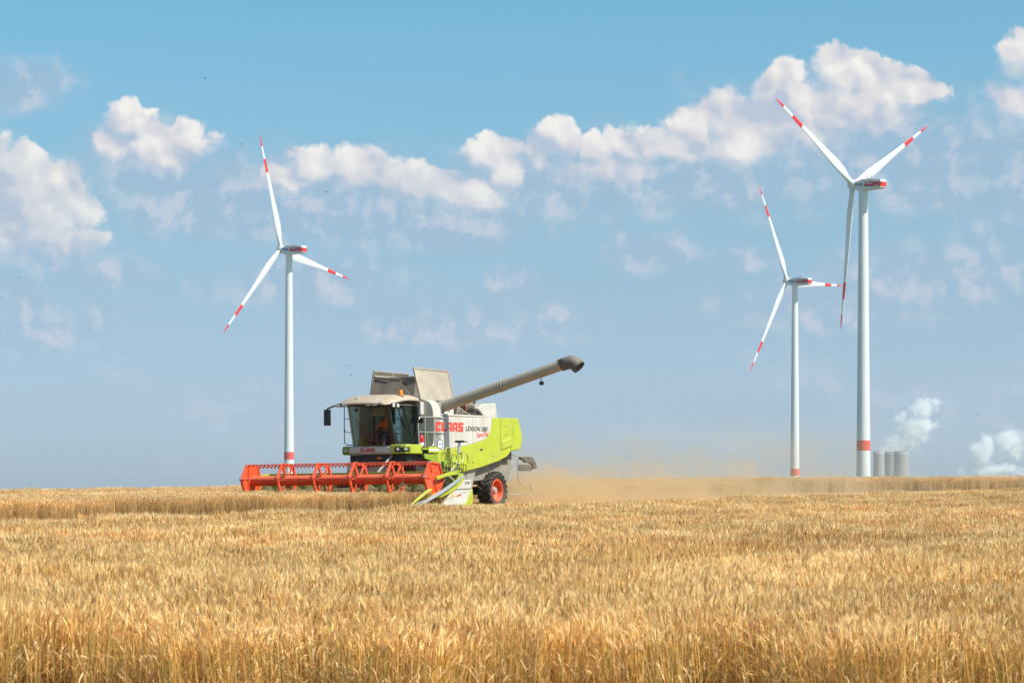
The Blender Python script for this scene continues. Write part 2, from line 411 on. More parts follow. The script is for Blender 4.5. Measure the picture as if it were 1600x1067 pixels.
# ------------------------------------------------------------------ barley
M_bar = bpy.data.materials.new('ripe_barley'); M_bar.use_nodes = True; n = M_bar.node_tree; n.nodes.clear(); S.nt = n
o_ = n.nodes.new('ShaderNodeOutputMaterial'); b_ = n.nodes.new('ShaderNodeBsdfPrincipled'); t_ = n.nodes.new('ShaderNodeBsdfTranslucent'); mx = n.nodes.new('ShaderNodeMixShader')
at = n.nodes.new('ShaderNodeAttribute'); at.attribute_name = 'tint'; b_.inputs['Roughness'].default_value = .55; b_.inputs['Specular IOR Level'].default_value = .35
oi = n.nodes.new('ShaderNodeObjectInfo'); ge = n.nodes.new('ShaderNodeNewGeometry')
big = noise(S(ge.outputs['Position']), .12, 3, .5)
tone = mixc(smooth(big, .35, .65), (.92, .91, .88), (1.10, 1.09, 1.07))
cc = mulc(mulc(S(at.outputs['Color']), tone), mixc(S(oi.outputs['Random']), (.93, .92, .90), (1.06, 1.05, 1.04)))
n.links.new(cc.k, b_.inputs['Base Color']); n.links.new(cc.k, t_.inputs[0]); mx.inputs[0].default_value = .18
n.links.new(b_.outputs[0], mx.inputs[1]); n.links.new(t_.outputs[0], mx.inputs[2]); n.links.new(mx.outputs[0], o_.inputs[0])

rng = np.random.default_rng(11)
def patch(name, count, half, detail, height=(.69, .85), wide=1.0, green=.04, pale=0.0):
    V, Fc, Cc = [], [], []
    def quadstrip(pts, wv, ws, col, tip=False):
        b = len(V)
        for p, w in zip(pts, ws):
            V.append(p - wv * w); V.append(p + wv * w); Cc.extend([col, col])
        for i in range(len(pts) - 1): Fc.append((b + 2 * i, b + 2 * i + 1, b + 2 * i + 3, b + 2 * i + 2))
    for _ in range(count):
        p0 = np.array([*(rng.uniform(-half, half, 2)), 0.0]); H = rng.uniform(*height)
        la = rng.uniform(0, 2 * math.pi); lean = abs(rng.normal(0, .09)) * H
        if rng.random() < (.14 if detail else .06): lean = rng.uniform(.15, .5); H *= rng.uniform(.6, .95)
        ld = np.array([math.cos(la), math.sin(la), 0]); fa = rng.uniform(0, math.pi); wv = np.array([math.cos(fa), math.sin(fa), 0])
        k = rng.uniform(.68, 1.28)
        hue = rng.uniform(-.04, .05)
        stemc = np.array([.69 + hue, .42, .132 - hue]) * k
        if rng.random() < green: stemc = np.array([.26, .34, .07])
        earc = np.array([.90 + hue, .525, .195 - hue]) * k * rng.uniform(.75, 1.2); awnc = np.array([.95, .665, .32]) * k
        if rng.random() < .07: earc = earc * .4
        n_ = 4 if detail else 3
        ts = np.linspace(0, 1, n_); pts = [p0 + ld * lean * t * t + np.array([0, 0, H * t * (1 - .04 * t)]) for t in ts]
        sw = .0024 * wide
        quadstrip(pts, wv, [sw * 1.2, sw, sw, sw * .7][:n_] if n_ == 4 else [sw * 1.2, sw, sw * .8], stemc * .92)
        for q_ in range(2 * n_): Cc[-2 * n_ + q_] = np.asarray(Cc[-2 * n_ + q_]) * np.array([.50, .42, .34]) if q_ < n_ else Cc[-2 * n_ + q_]  # lower stem darkened: weathered brown plus canopy shade put into the tint
        top = pts[-1]; d = pts[-1] - pts[-2]; d /= np.linalg.norm(d)
        nod = rng.uniform(.0, 1.0) ** 1.6
        L = rng.uniform(.042, .064); bend = ld * nod + np.array([0, 0, -.25 * nod]); ear = []
        p = top; dd = d.copy(); m = 4 if detail else 3
        for i in range(m):
            ear.append(p); dd = dd + bend * .33; dd /= np.linalg.norm(dd); p = p + dd * L / (m - 1)
        side = np.cross(dd, np.array([.3, .2, .9])); side /= np.linalg.norm(side); oth = np.cross(dd, side)
        rr = [.0026, .0052, .0048, .002] if detail else [.0026, .0056, .0026]
        rr = [r_ * wide for r_ in rr]
        if detail:
            b = len(V)
            for e, r_ in zip(ear, rr):
                for w in range(4):
                    a = w * math.pi / 2; V.append(e + side * math.cos(a) * r_ + oth * math.sin(a) * r_ * .7); Cc.append(earc * (1.06 if w % 2 else .9))
            for i in range(m - 1):
                for w in range(4): Fc.append((b + i * 4 + w, b + i * 4 + (w + 1) % 4, b + (i + 1) * 4 + (w + 1) % 4, b + (i + 1) * 4 + w))
            for a in range(9):
                e = ear[min(a // 3 + 0, m - 1)]; sp = rng.normal(0, .15, 3); ad = dd + sp; ad /= np.linalg.norm(ad)
                al = rng.uniform(.045, .085); b = len(V)
                V.append(e + side * .0012); V.append(e - side * .0012); V.append(e + ad * al + bend * .01); Cc.extend([awnc] * 3); Fc.append((b, b + 1, b + 2))
        else:
            quadstrip(ear, side, rr, earc); quadstrip(ear, oth, rr, earc * .92)
            for a in range(3):
                e = ear[a % m]; sp = rng.normal(0, .14, 3); ad = dd + sp; ad /= np.linalg.norm(ad); al = rng.uniform(.045, .08); b = len(V)
                V.append(e + side * .0026 * wide); V.append(e - side * .0026 * wide); V.append(e + ad * al); Cc.extend([awnc] * 3); Fc.append((b, b + 1, b + 2))
        if rng.random() < (.85 if detail else .4):     # dry leaf
            t = rng.uniform(.25, .8); i = min(int(t * (n_ - 1)), n_ - 2); s = pts[i] + (pts[i + 1] - pts[i]) * (t * (n_ - 1) - i)
            a = rng.uniform(0, 2 * math.pi); od = np.array([math.cos(a), math.sin(a), 0]); LL = rng.uniform(.06, .17) * (1.9 if rng.random() < .12 else 1); dr = rng.uniform(-.5, .7)
            lp = [s, s + od * LL * .4 + np.array([0, 0, LL * .35]), s + od * LL * .75 + np.array([0, 0, LL * (.35 - dr * .5)]), s + od * LL + np.array([0, 0, LL * (.2 - dr)])]
            ww = np.cross(od, [0, 0, 1]); wl = rng.uniform(.003, .0055)
            quadstrip(lp, ww, [wl * .7, wl, wl * .8, .0006], np.array([.74, .53, .27]) * k * rng.uniform(.7, 1.1) * (1.0 if t > .55 else np.array([.62, .5, .4])))  # low leaves get dead brown and canopy shade in their colour too
    Cc = [np.asarray(c) * (1 - pale) + np.array([.80, .66, .48]) * pale for c in Cc]  # pale mixes distance haze into the crop's own colours
    me = bpy.data.meshes.new(name); me.from_pydata([tuple(v) for v in V], [], Fc)
    ca = me.attributes.new('tint', 'FLOAT_COLOR', 'POINT'); ca.data.foreach_set('color', np.concatenate([np.clip(np.array(Cc), 0, 1), np.ones((len(Cc), 1))], 1).ravel())
    me.materials.append(M_bar)
    return bpy.data.objects.new(name, me)
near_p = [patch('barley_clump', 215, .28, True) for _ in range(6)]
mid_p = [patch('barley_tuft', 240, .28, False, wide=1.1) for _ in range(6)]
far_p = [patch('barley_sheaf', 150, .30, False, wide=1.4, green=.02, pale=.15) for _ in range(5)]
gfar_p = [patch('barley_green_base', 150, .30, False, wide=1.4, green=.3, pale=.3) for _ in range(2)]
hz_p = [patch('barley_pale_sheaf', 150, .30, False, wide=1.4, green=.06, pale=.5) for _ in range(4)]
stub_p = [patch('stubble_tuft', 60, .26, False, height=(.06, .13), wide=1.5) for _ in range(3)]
for s_ in stub_p: pass

def scatter(name, protos, pts, label, sx=(.92, 1.08), hk=1.0):
    N = len(pts); me = bpy.data.meshes.new(name); zz = gz(pts[:, 0], pts[:, 1])
    me.from_pydata(np.column_stack([pts, zz]).tolist(), [], [])
    def at(nm, ty, arr, key='value'):
        a = me.attributes.new(nm, ty, 'POINT'); a.data.foreach_set(key, np.asarray(arr).ravel())
    rot = np.zeros((N, 3)); rot[:, 2] = rng.uniform(0, 2 * math.pi, N); rot[:, 0] = rng.normal(0, .04, N); rot[:, 1] = rng.normal(0, .04, N)
    hn = .035 * np.sin(pts[:, 0] * 1.7 + 2 * np.sin(pts[:, 1] * .6)) + .03 * np.sin(pts[:, 1] * 1.1 + pts[:, 0] * .7)
    sc = np.ones((N, 3)); sc[:, 0] = sc[:, 1] = rng.uniform(.76, .90, N); sc[:, 2] = (rng.uniform(*sx, N) + hn) * hk
    at('rot', 'FLOAT_VECTOR', rot, 'vector'); at('scl', 'FLOAT_VECTOR', sc, 'vector'); at('idx', 'INT', rng.integers(0, len(protos), N))
    ob = bpy.data.objects.new(name, me); COL.objects.link(ob); tag(ob, label, 'barley', kind='stuff')
    g = bpy.data.node_groups.new(name, 'GeometryNodeTree'); g.interface.new_socket('Geometry', in_out='INPUT', socket_type='NodeSocketGeometry'); g.interface.new_socket('Geometry', in_out='OUTPUT', socket_type='NodeSocketGeometry')
    gi = g.nodes.new('NodeGroupInput'); go = g.nodes.new('NodeGroupOutput'); iop = g.nodes.new('GeometryNodeInstanceOnPoints'); g2 = g.nodes.new('GeometryNodeGeometryToInstance')
    for p in protos:
        oi = g.nodes.new('GeometryNodeObjectInfo'); oi.inputs['Object'].default_value = p; g.links.new(oi.outputs['Geometry'], g2.inputs[0])
    def na(nm, ty):
        a = g.nodes.new('GeometryNodeInputNamedAttribute'); a.data_type = ty; a.inputs['Name'].default_value = nm; return a.outputs['Attribute']
    g.links.new(gi.outputs[0], iop.inputs['Points']); g.links.new(g2.outputs[0], iop.inputs['Instance']); iop.inputs['Pick Instance'].default_value = True
    g.links.new(na('idx', 'INT'), iop.inputs['Instance Index']); g.links.new(na('rot', 'FLOAT_VECTOR'), iop.inputs['Rotation']); g.links.new(na('scl', 'FLOAT_VECTOR'), iop.inputs['Scale'])
    g.links.new(iop.outputs[0], go.inputs[0]); md = ob.modifiers.new('scatter', 'NODES'); md.node_group = g
    return ob
sp = .40
xs, ys = np.meshgrid(np.arange(-50, 50, sp), np.arange(12, 190, sp)); pts = np.column_stack([xs.ravel(), ys.ravel()]); pts += rng.uniform(-.16, .16, pts.shape)
u, v = uv(pts[:, 0], pts[:, 1]); xx, yy = pts[:, 0], pts[:, 1]
infr = np.abs(xx) < .193 * yy * 1.12 + 2.5
edge = 14.8 + .35 * np.sin(xx * 1.9) + .2 * np.sin(xx * 5.1 + 1)
A = (yy > edge) & (v > 21.7) & infr
near = A & (yy < 27) & ((yy > 17.5) | (rng.random(len(yy)) < .86)); midA = A & (yy >= 27)
uncut = infr & (v > -22) & ((v < -3.9) | ((u > 4.0) & (v < 3.85))) & (v < 21)
stub = infr & ~uncut & (v <= 21.7) & (v > -4) & (v > -22)
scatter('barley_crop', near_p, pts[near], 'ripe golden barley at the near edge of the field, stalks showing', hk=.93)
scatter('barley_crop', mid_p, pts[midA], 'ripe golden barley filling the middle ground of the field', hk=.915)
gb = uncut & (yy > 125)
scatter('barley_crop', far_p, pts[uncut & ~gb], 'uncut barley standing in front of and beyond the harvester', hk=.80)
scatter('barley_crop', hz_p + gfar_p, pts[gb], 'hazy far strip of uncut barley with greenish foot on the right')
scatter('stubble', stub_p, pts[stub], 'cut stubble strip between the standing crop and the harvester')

# ------------------------------------------------------------------ combine harvester (x ahead, y to its left, z up)
H = empty('combine_harvester', (OX, OY, OZ), (0, 0, 0))
yaw = math.atan2(HD[1], HD[0])
H.rotation_euler = (R(.6), 0, yaw)
tag(H, 'lime green and white combine harvester with red reel and raised unloading pipe, cutting the barley', 'combine harvester')
def arc(cx, cz, r, a0, a1, n): return [(cx + r * math.cos(R(a0 + (a1 - a0) * i / n)), cz + r * math.sin(R(a0 + (a1 - a0) * i / n))) for i in range(n + 1)]
# --- body core, dark, inside the side panels
core = MB().box((-4.9, -1.38, 1.75), (.30, 1.38, 3.08)).box((-2.6, -1.05, .75), (.2, 1.05, 1.78)).build('body', M_dark, H)
# side panels (white upper, green lower) both sides
Wp = [(.50, 3.14), (.50, 1.98), (-.71, 2.09), (-1.7, 2.21), (-2.45, 2.33), (-2.85, 2.43), (-3.10, 2.55), (-3.25, 2.70), (-3.33, 2.90), (-3.37, 3.185)]
Gp = [(.50, 1.975), (.50, 1.62), (-.30, 1.50), (-1.25, 1.27), (-2.6, 1.46), (-3.81, 1.69), (-4.35, 1.84), (-4.62, 2.0), (-4.93, 3.21), (-3.375, 3.185), (-3.335, 2.90), (-3.255, 2.70), (-3.105, 2.545), (-2.85, 2.425), (-2.45, 2.325), (-1.7, 2.205), (-.71, 2.085)]
for s in (1, -1):
    a, b = (1.40, 1.50) if s > 0 else (-1.50, -1.40)
    wp = MB().prism(Wp, 0, 'y', a, b).build('side_panel', M_white, H, bevel=.02)
    gp = MB().prism(Gp, 0, 'y', a, b + (.012 if s > 0 else 0)).build('side_panel', M_green, H, bevel=.025); gp['label'] = 'lime green lower side panel'
    wp['label'] = 'dusty white upper side panel'
    # raised strip and step at the rear, rear corner panel
    m = MB().prism([(-3.95, 2.06), (-4.70, 2.22), (-4.78, 2.48), (-4.62, 2.54), (-3.98, 2.36)], 0, 'y', min(a, b) + .05 * s, max(a, b) + .05 * s).build('panel_rib', M_green, gp, bevel=.04)
    MB().prism([(-4.95, 3.215), (-4.80, 2.55), (-4.68, 2.02), (-5.30, 2.10), (-5.44, 2.25), (-5.50, 2.62), (-5.22, 3.22)], 0, 'y', a, b + (.004 if s > 0 else 0)).build('rear_corner_panel', M_green, H, bevel=.05)
    # shadow gap strip along the vertical seam
    MB().prism([(-3.9, 3.19), (-3.92, 3.19), (-3.95, 2.1), (-3.93, 2.1)], 0, 'y', a + .005 * s, b + .02 * s).build('seam', M_dgreen, gp)
MB().box((-5.44, -1.40, 2.2), (-5.30, 1.40, 3.19)).build('rear_panel', M_green, H, bevel=.04)
# lower green sill round the bottom of the panel
MB().tube([(-1.2, 1.42, 1.30), (-3.8, 1.42, 1.72), (-4.6, 1.42, 2.02)], .045, 8).build('sill', M_dgreen, H)
for x, z0, z1 in ((-.62, 2.10, 3.13), (-2.05, 2.26, 3.15)):
    MB().box((x - .008, 1.499, z0), (x + .008, 1.5035, z1)).build('seam', M_grey, H)
for x, z in ((-.55, 1.62), (-2.0, 1.62), (-3.4, 1.85), (-.9, 2.0), (-4.3, 2.9), (-4.3, 2.6)):
    MB().lathe([(.001, .012), (.022, .010), (.028, 0)], (x, 1.512, z), (0, 1, 0), 8).build('panel_bolt', M_dark, H)
for x in (-1.2, -2.6):
    MB().box((x - .09, 1.513, 1.90 + (x + 1.2) * -.10), (x + .09, 1.522, 1.95 + (x + 1.2) * -.10)).build('panel_latch', M_dark, H)
# front column: the body's front wall beside the cab with its rounded shoulder
prof = [(1.50, 1.72), (1.50, 3.22), (1.485, 3.38), (1.44, 3.52), (1.36, 3.63), (1.26, 3.69), (1.12, 3.72), (.62, 3.72), (.62, 1.72)]
MB().prism(prof, 0, 'x', .02, .505).build('front_wall', M_white, H, bevel=.03)
prof2 = [(-y, z) for y, z in prof]
MB().prism(prof2, 0, 'x', .02, .505).build('front_wall', M_white, H, bevel=.03)
MB().box((-.1, -.62, 2.0), (.40, .62, 3.66)).build('cab_rear_wall', M_dark, H)
MB().box((.506, .83, 3.45), (.516, .91, 3.60)).build('yellow_reflector', M_yellow, H)
MB().box((.506, .83, 2.72), (.516, .91, 2.87)).build('yellow_reflector', M_yellow, H)
MB().box((.506, .90, 2.93), (.54, 1.10, 3.08)).build('vent_grille', M_black, H)
# top deck
MB().prism([(-3.9, 3.06), (.0, 3.06), (.0, 3.22), (-3.75, 3.24)], 0, 'y', -1.44, 1.44).build('top_deck', M_tan, H, bevel=.01)
MB().box((-3.75, 1.38, 3.19), (-.05, 1.47, 3.25)).build('deck_rail', M_white, H, bevel=.01)
# lettering
block_text('CLAAS', M_letter, H, (.40, 1.501, 2.66), (-1, 0, 0), (0, 0, 1), .31, 1.80)
text('lettering', 'LEXION 580', M_bl, H, (-1.58, 1.506, 2.70), (-1, 0, 0), (-.03, 0, 1), .16, 1.46, bold=.012, shear=.15)
text('lettering', 'Terra-Trac', M_letter, H, (-2.30, 1.507, 2.47), (-.985, 0, .10), (0, 0, 1), .17, .82, bold=.012, shear=.35)
rg = MB(); rg.lathe([(.165, 0), (.165, .006), (.140, .006), (.140, 0)], (.10, 1.502, 2.22), (0, 1, 0), 28, True); ring = rg.build('round_sticker', M_blue, H)
MB().lathe([(.001, .0), (.138, .0)], (.10, 1.503, 2.22), (0, 1, 0), 24).build('sticker_face', M_wl, ring)
MB().box((0.02, 1.5035, 2.20), (.18, 1.5045, 2.24)).build('sticker_text', M_blue, ring)
# --- grain tank covers, standing open
TX0, TX1, TY0, TY1, TB = -1.45, .70, -.92, 1.12, 3.62
def framed(name, quad, t, m, bars=1, fw=.06, m2=None):
    o = MB().slab(quad, t).build(name, m, H, bevel=.008)
    q = [Vector(p) for p in quad]; nrm = (q[1] - q[0]).cross(q[2] - q[0]).normalized(); f = MB()
    for i in range(4): f.bar(q[i] - nrm * .0, q[(i + 1) % 4] - nrm * .0, .05, .05)
    f.build('cover_frame', m2 or m, o); return o
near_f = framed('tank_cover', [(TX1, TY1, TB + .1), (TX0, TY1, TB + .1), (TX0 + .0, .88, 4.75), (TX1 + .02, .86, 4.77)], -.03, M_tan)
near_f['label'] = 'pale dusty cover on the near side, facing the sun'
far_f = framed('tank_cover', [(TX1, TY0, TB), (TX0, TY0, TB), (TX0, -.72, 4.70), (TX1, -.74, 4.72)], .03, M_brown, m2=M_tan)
MB().bar((-.36, -.80, 3.8), (-.36, -.70, 4.70), .05, .05).build('cover_brace', M_tan, far_f)
MB().bar((TX1, -.71, 4.55), (TX0, -.70, 4.55), .03, .05).build('cover_brace', M_tan, far_f)
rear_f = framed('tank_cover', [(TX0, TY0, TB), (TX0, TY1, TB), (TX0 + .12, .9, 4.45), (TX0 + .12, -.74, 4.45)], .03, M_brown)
ap = (.62, .10, 4.46)
fr = MB(); fr.slab([(TX1 + .28, TY0 + .12, 3.70), (TX1 + .28, TY1 - .12, 3.70), (ap[0], ap[1] + .12, ap[2]), (ap[0], ap[1] - .12, ap[2])], .02)
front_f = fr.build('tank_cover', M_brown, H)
MB().slab([(TX1 + .28, TY0 + .12, 3.70), (ap[0], ap[1] - .12, ap[2]), (TX1 - .02, -.80, 4.44), (TX1, TY0, 3.70)], -.015).build('corner_gusset', M_brown, front_f)
MB().slab([(TX1 + .28, TY1 - .12, 3.70), (ap[0], ap[1] + .12, ap[2]), (TX1 - .02, .93, 4.48), (TX1, TY1, 3.70)], .015).build('corner_gusset', M_brown, front_f)
MB().bar((TX1 - .02, -.80, 4.46), (TX1 - .02, .93, 4.49), .03, .03).build('cover_frame', M_tan, front_f)
MB().bar((.64, .16, 4.44), (.68, .36, 4.30), .03, .02).build('latch', M_dark, front_f)
MB().box((TX0, TY0, 3.2), (TX1, TY1, 3.64)).build('grain_tank', M_white, H, bevel=.02)
# --- unloading pipe
A0, A1 = Vector((-.28, 1.32, 3.47)), Vector((-.42, 6.02, 4.78))
pipe = MB().tube([A0, A1], .185, 28, r2=.178).build('unloading_pipe', M_tube, H, smooth_=40)
d_ = (A1 - A0).normalized()
for t in (.02, .35, 2.35, 2.47): MB().tube([A0 + d_ * t, A0 + d_ * (t + .03)], .196, 24).build('pipe_flange', M_steel if t < .1 else M_tube, pipe, smooth_=40)
el_pts = [(-.20, 1.20, 3.02), (-.20, 1.20, 3.22), (-.21, 1.22, 3.36), (-.25, 1.30, 3.46), tuple(A0 + d_ * .04)]
MB().tube(el_pts, [.30, .28, .25, .22, .20], 20).build('pipe_elbow', M_grey, H, smooth_=50)
sp_pts = [A1 - d_ * .10, A1 + d_ * .10, A1 + d_ * .22 + Vector((0, 0, -.01)), A1 + d_ * .34 + Vector((0, 0, -.06)), A1 + d_ * .44 + Vector((0, 0, -.14)), A1 + d_ * .56 + Vector((0, 0, -.28))]
spo = MB().tube(sp_pts, [.195, .205, .215, .22, .22, .225], 24, cap=False).build('spout', M_spout, pipe, smooth_=50, solid=.025)
lp = A0 + d_ * 3.95
wl_ = MB().bar(lp + Vector((0, 0, -.17)), lp + Vector((0, .05, -.30)), .02, .02).box(tuple(lp + Vector((-.05, -.02, -.42))), tuple(lp + Vector((.05, .10, -.30)))).build('work_light', M_black, pipe)
MB().box((-.42, 5.80, 4.88), (-.30, 5.88, 4.93)).build('yellow_reflector', M_yellow, pipe)
# --- engine bay and rear hood
eng = MB().box((-2.0, .2, 3.25), (-1.5, 1.15, 3.5)).tube([(-1.3, .95, 3.36), (-2.1, .95, 3.36)], .12, 14).box((-3.1, .3, 3.25), (-2.2, 1.0, 3.44)).build('engine', M_engine, H, bevel=.02)
MB().tube([(-2.05, .95, 3.55), (-2.75, .98, 3.55)], .20, 18).build('air_filter', M_engine, eng, smooth_=40)
MB().tube([(-1.2, 1.0, 3.52), (-2.0, 1.0, 3.52)], .055, 12).build('exhaust_pipe', M_rust, eng, smooth_=40)
MB().tube([(-2.08, 1.0, 3.53), (-2.32, 1.0, 3.53)], .215, 18).build('exhaust_collar', M_rust, eng, smooth_=40)
MB().tube([(-2.5, 1.0, 3.66), (-2.75, 1.05, 3.80), (-3.0, 1.0, 3.72)], .07, 10).build('intake_hose', M_engine, eng, smooth_=40)
st = MB()
for a, b in (((-1.35, 1.3, 3.25), (-1.45, 1.3, 3.50)), ((-1.42, 1.3, 3.50), (-2.2, 1.3, 3.27)), ((-1.55, 1.3, 3.25), (-1.50, 1.3, 3.47)), ((-1.75, 1.3, 3.25), (-1.68, 1.28, 3.42)), ((-1.5, 1.2, 3.36), (-2.4, 1.25, 3.30))): st.tube([a, b], .018, 6)
st.build('engine_brace', M_tan, eng)
MB().tube([(-2.2, 1.25, 3.30), (-2.7, 1.25, 3.30)], .06, 10).tube([(-2.85, 1.2, 3.30), (-3.3, 1.2, 3.30)], .075, 10).build('hydraulic_hose', M_dark, eng, smooth_=40)
MB().prism([(-2.70, 3.50), (-3.05, 3.66), (-3.95, 3.72), (-4.05, 3.24), (-3.15, 3.24), (-2.95, 3.36)], 0, 'y', -1.2, 1.32).build('rear_hood', M_white, H, bevel=.04)
MB().tube([(-.9, 1.0, 3.3), (-1.1, 1.1, 3.42), (-1.3, 1.0, 3.3)], .07, 10).build('grain_pile_cover', M_tan, H, smooth_=50)
# --- lower grey panels, straw hood, axle
MB().prism([(-1.15, 1.42), (-2.55, 1.58), (-2.28, .95), (-2.05, .42), (-1.5, .36), (-1.1, .60)], 0, 'y', 1.30, 1.38).build('lower_side_panel', M_grey, H, bevel=.02)
MB().prism([(-1.15, 1.42), (-2.55, 1.58), (-2.28, .95), (-2.05, .42), (-1.5, .36), (-1.1, .60)], 0, 'y', -1.38, -1.30).build('lower_side_panel', M_grey, H, bevel=.02)
MB().box((-4.0, -1.0, .52), (-3.45, 1.0, .80)).box((-3.6, -.25, .6), (-3.1, .25, 1.5)).build('rear_axle', M_dark, H, bevel=.03)
hood = [(-2.6, 1.50), (-4.55, 2.05)] + arc(-4.30, 1.62, .85, 152, 242, 9) + [(-3.4, 1.02), (-2.55, .98)]
MB().prism(hood, 0, 'y', -1.22, 1.22).build('straw_hood', mat('dusty_straw_hood', (.26, .23, .19), .7, var=.2, dust=.5, dustcol=(.30, .22, .13)), H, bevel=.03)
MB().lathe([(.001, 0), (.08, 0), (.08, -.02)], (-4.30, 1.235, 1.76), (0, 1, 0), 14).build('yellow_reflector', M_yellow, H)
# rear light arm and guard hoops
ar = MB().prism([(-5.85, 1.86), (-6.45, 1.88), (-6.72, 1.84), (-6.95, 1.62), (-7.0, 1.45), (-6.75, 1.42), (-6.70, 1.60), (-6.45, 1.66), (-6.2, 1.66), (-6.1, 1.74), (-5.9, 1.76)], 0, 'y', 1.10, 1.24).box((-6.68, 1.12, 1.36), (-5.75, 1.20, 1.60)).build('rear_light_arm', mat('dusty_dark_plastic', (.09, .08, .07), .7, dust=.4), H, bevel=.02)
MB().lathe([(.001, .0), (.05, .0), (.05, -.05)], (-7.02, 1.17, 1.52), (-1, 0, 0), 12).build('indicator_lamp', M_orange, ar)
MB().tube([(-4.9, 1.25, 2.05), (-5.05, 1.28, 1.85), (-5.35, 1.28, 1.78), (-5.5, 1.28, 1.76), (-5.52, 1.28, 1.25), (-5.55, 1.28, .98), (-5.85, 1.28, .90), (-6.35, 1.28, .92), (-6.55, 1.28, .55), (-5.0, 1.28, .52), (-4.1, 1.28, .70), (-3.2, 1.28, 1.00)], .020, 7).build('guard_hoop', M_steel, H, smooth_=60)
MB().tube([(-4.95, 1.2, 2.1), (-5.1, 1.2, 1.92), (-5.9, 1.2, 1.86)], .022, 7).build('arm_tube', M_steel, H, smooth_=60)
MB().box((-5.48, 1.0, 1.02), (-5.00, 1.10, 1.55)).build('rear_step_plate', M_grey, H, bevel=.01)
# --- rear wheels
def wheel(y0, s, xc=-3.74, zc=.66, rad=.66, wd=.52):
    w = bpy.data.objects.new('rear_wheel', None); COL.objects.link(w); w.parent = H
    hw = wd / 2; yc = y0 - s * hw
    prof = [(.37, -hw * .72), (.46, -hw * .92), (.58, -hw), (rad - .06, -hw * .86), (rad - .04, -hw * .5), (rad - .04, hw * .5), (rad - .06, hw * .86), (.58, hw), (.46, hw * .92), (.37, hw * .72)]
    ty = MB().lathe(prof, (xc, yc, zc), (0, s, 0), 40).build('tyre', M_rubber, w, smooth_=60)
    lg = MB()
    for k in range(20):
        for side in (0, 1):
            a = 2 * math.pi * (k + .5 * side) / 20; path = []
            for j in range(4):
                t = j / 3; yy = yc + (1 if side else -1) * hw * (t * .98 + .0); aa = a + .26 * t; rr = rad - .02 - .05 * max(0, t - .7)
                path.append((xc + math.cos(aa) * rr, yy, zc + math.sin(aa) * rr))
            for j in range(3):
                lg.bar(path[j], path[j + 1], .055, .055)
    lg.build('tyre_lugs', M_rubber, w)
    rp = [(.38, -.20), (.38, .19), (.40, .21), (.37, .22), (.335, .20), (.32, .05), (.28, .01), (.20, -.02), (.14, .02), (.001, .02)]
    MB().lathe(rp, (xc, yc, zc), (0, s, 0), 36).build('rim', M_red, w, smooth_=40)
    hb = MB().lathe([(.12, 0.02), (.12, .12), (.09, .16), (.001, .16)], (xc, yc, zc), (0, s, 0), 16)
    for k in range(8):
        a = k * math.pi / 4; hb.lathe([(.018, .0), (.018, .05), (.001, .05)], (xc + .165 * math.cos(a), yc + s * .01, zc + .165 * math.sin(a)), (0, s, 0), 6)
    hb.build('wheel_hub', M_grey, w, smooth_=40)
wheel(1.52, 1); wheel(-1.52, -1)
# --- crawler tracks
for s in (1, -1):
    tr = bpy.data.objects.new('crawler_track', None); COL.objects.link(tr); tr.parent = H
    loop = arc(.95, .40, .38, 90, -90, 8) + arc(-.95, .40, .38, 270, 90, 8)
    loop = arc(1.0, .42, .40, 80, -90, 8) + arc(-1.0, .42, .40, 270, 100, 8) + arc(.0, .95, .25, 140, 40, 5)
    inner = [(x * .93, .48 + (z - .48) * .90) for x, z in loop]
    b = MB(); nL = len(loop); y0, y1 = (1.0, 1.5) if s > 0 else (-1.5, -1.0)
    vs = [(x, y, z) for y in (y0, y1) for x, z in loop] + [(x, y, z) for y in (y0, y1) for x, z in inner]
    fs = []
    for i in range(nL):
        j = (i + 1) % nL; fs += [(i, j, nL + j, nL + i), (2 * nL + i, 3 * nL + i, 3 * nL + j, 2 * nL + j), (i, 2 * nL + i, 2 * nL + j, j), (nL + i, nL + j, 3 * nL + j, 3 * nL + i)]
    b.add(vs, fs); b.build('track_belt', M_rubber, tr)
    yc = (y0 + y1) / 2
    for x, z, r in ((1.0, .42, .34), (-1.0, .42, .34), (.0, .93, .2), (.35, .24, .18), (-.35, .24, .18)):
        MB().lathe([(.001, -.2), (r, -.2), (r, .2), (.001, .2)], (x, yc, z), (0, 1, 0), 20).build('track_roller', M_dark, tr, smooth_=40)
MB().box((-1.2, -1.3, .8), (1.3, 1.3, 1.75)).build('chassis', M_dark, H, bevel=.03)

# --- cab
cab = MB(); cab.box((.55, -.80, 2.0), (1.90, .87, 2.12)).build('cab_floor', M_dark, H)
CB, CT = 2.13, 3.50
def P3(*a): return Vector(a)
FL0, FL1, FR0, FR1 = P3(1.95, -.74, CB), P3(2.34, -.70, CT), P3(1.95, .87, CB), P3(2.36, .84, CT)    # windshield corners
RL0, RL1, RR0, RR1 = P3(.62, -.80, CB), P3(.62, -.78, CT), P3(.62, .87, CB), P3(.62, .85, CT)
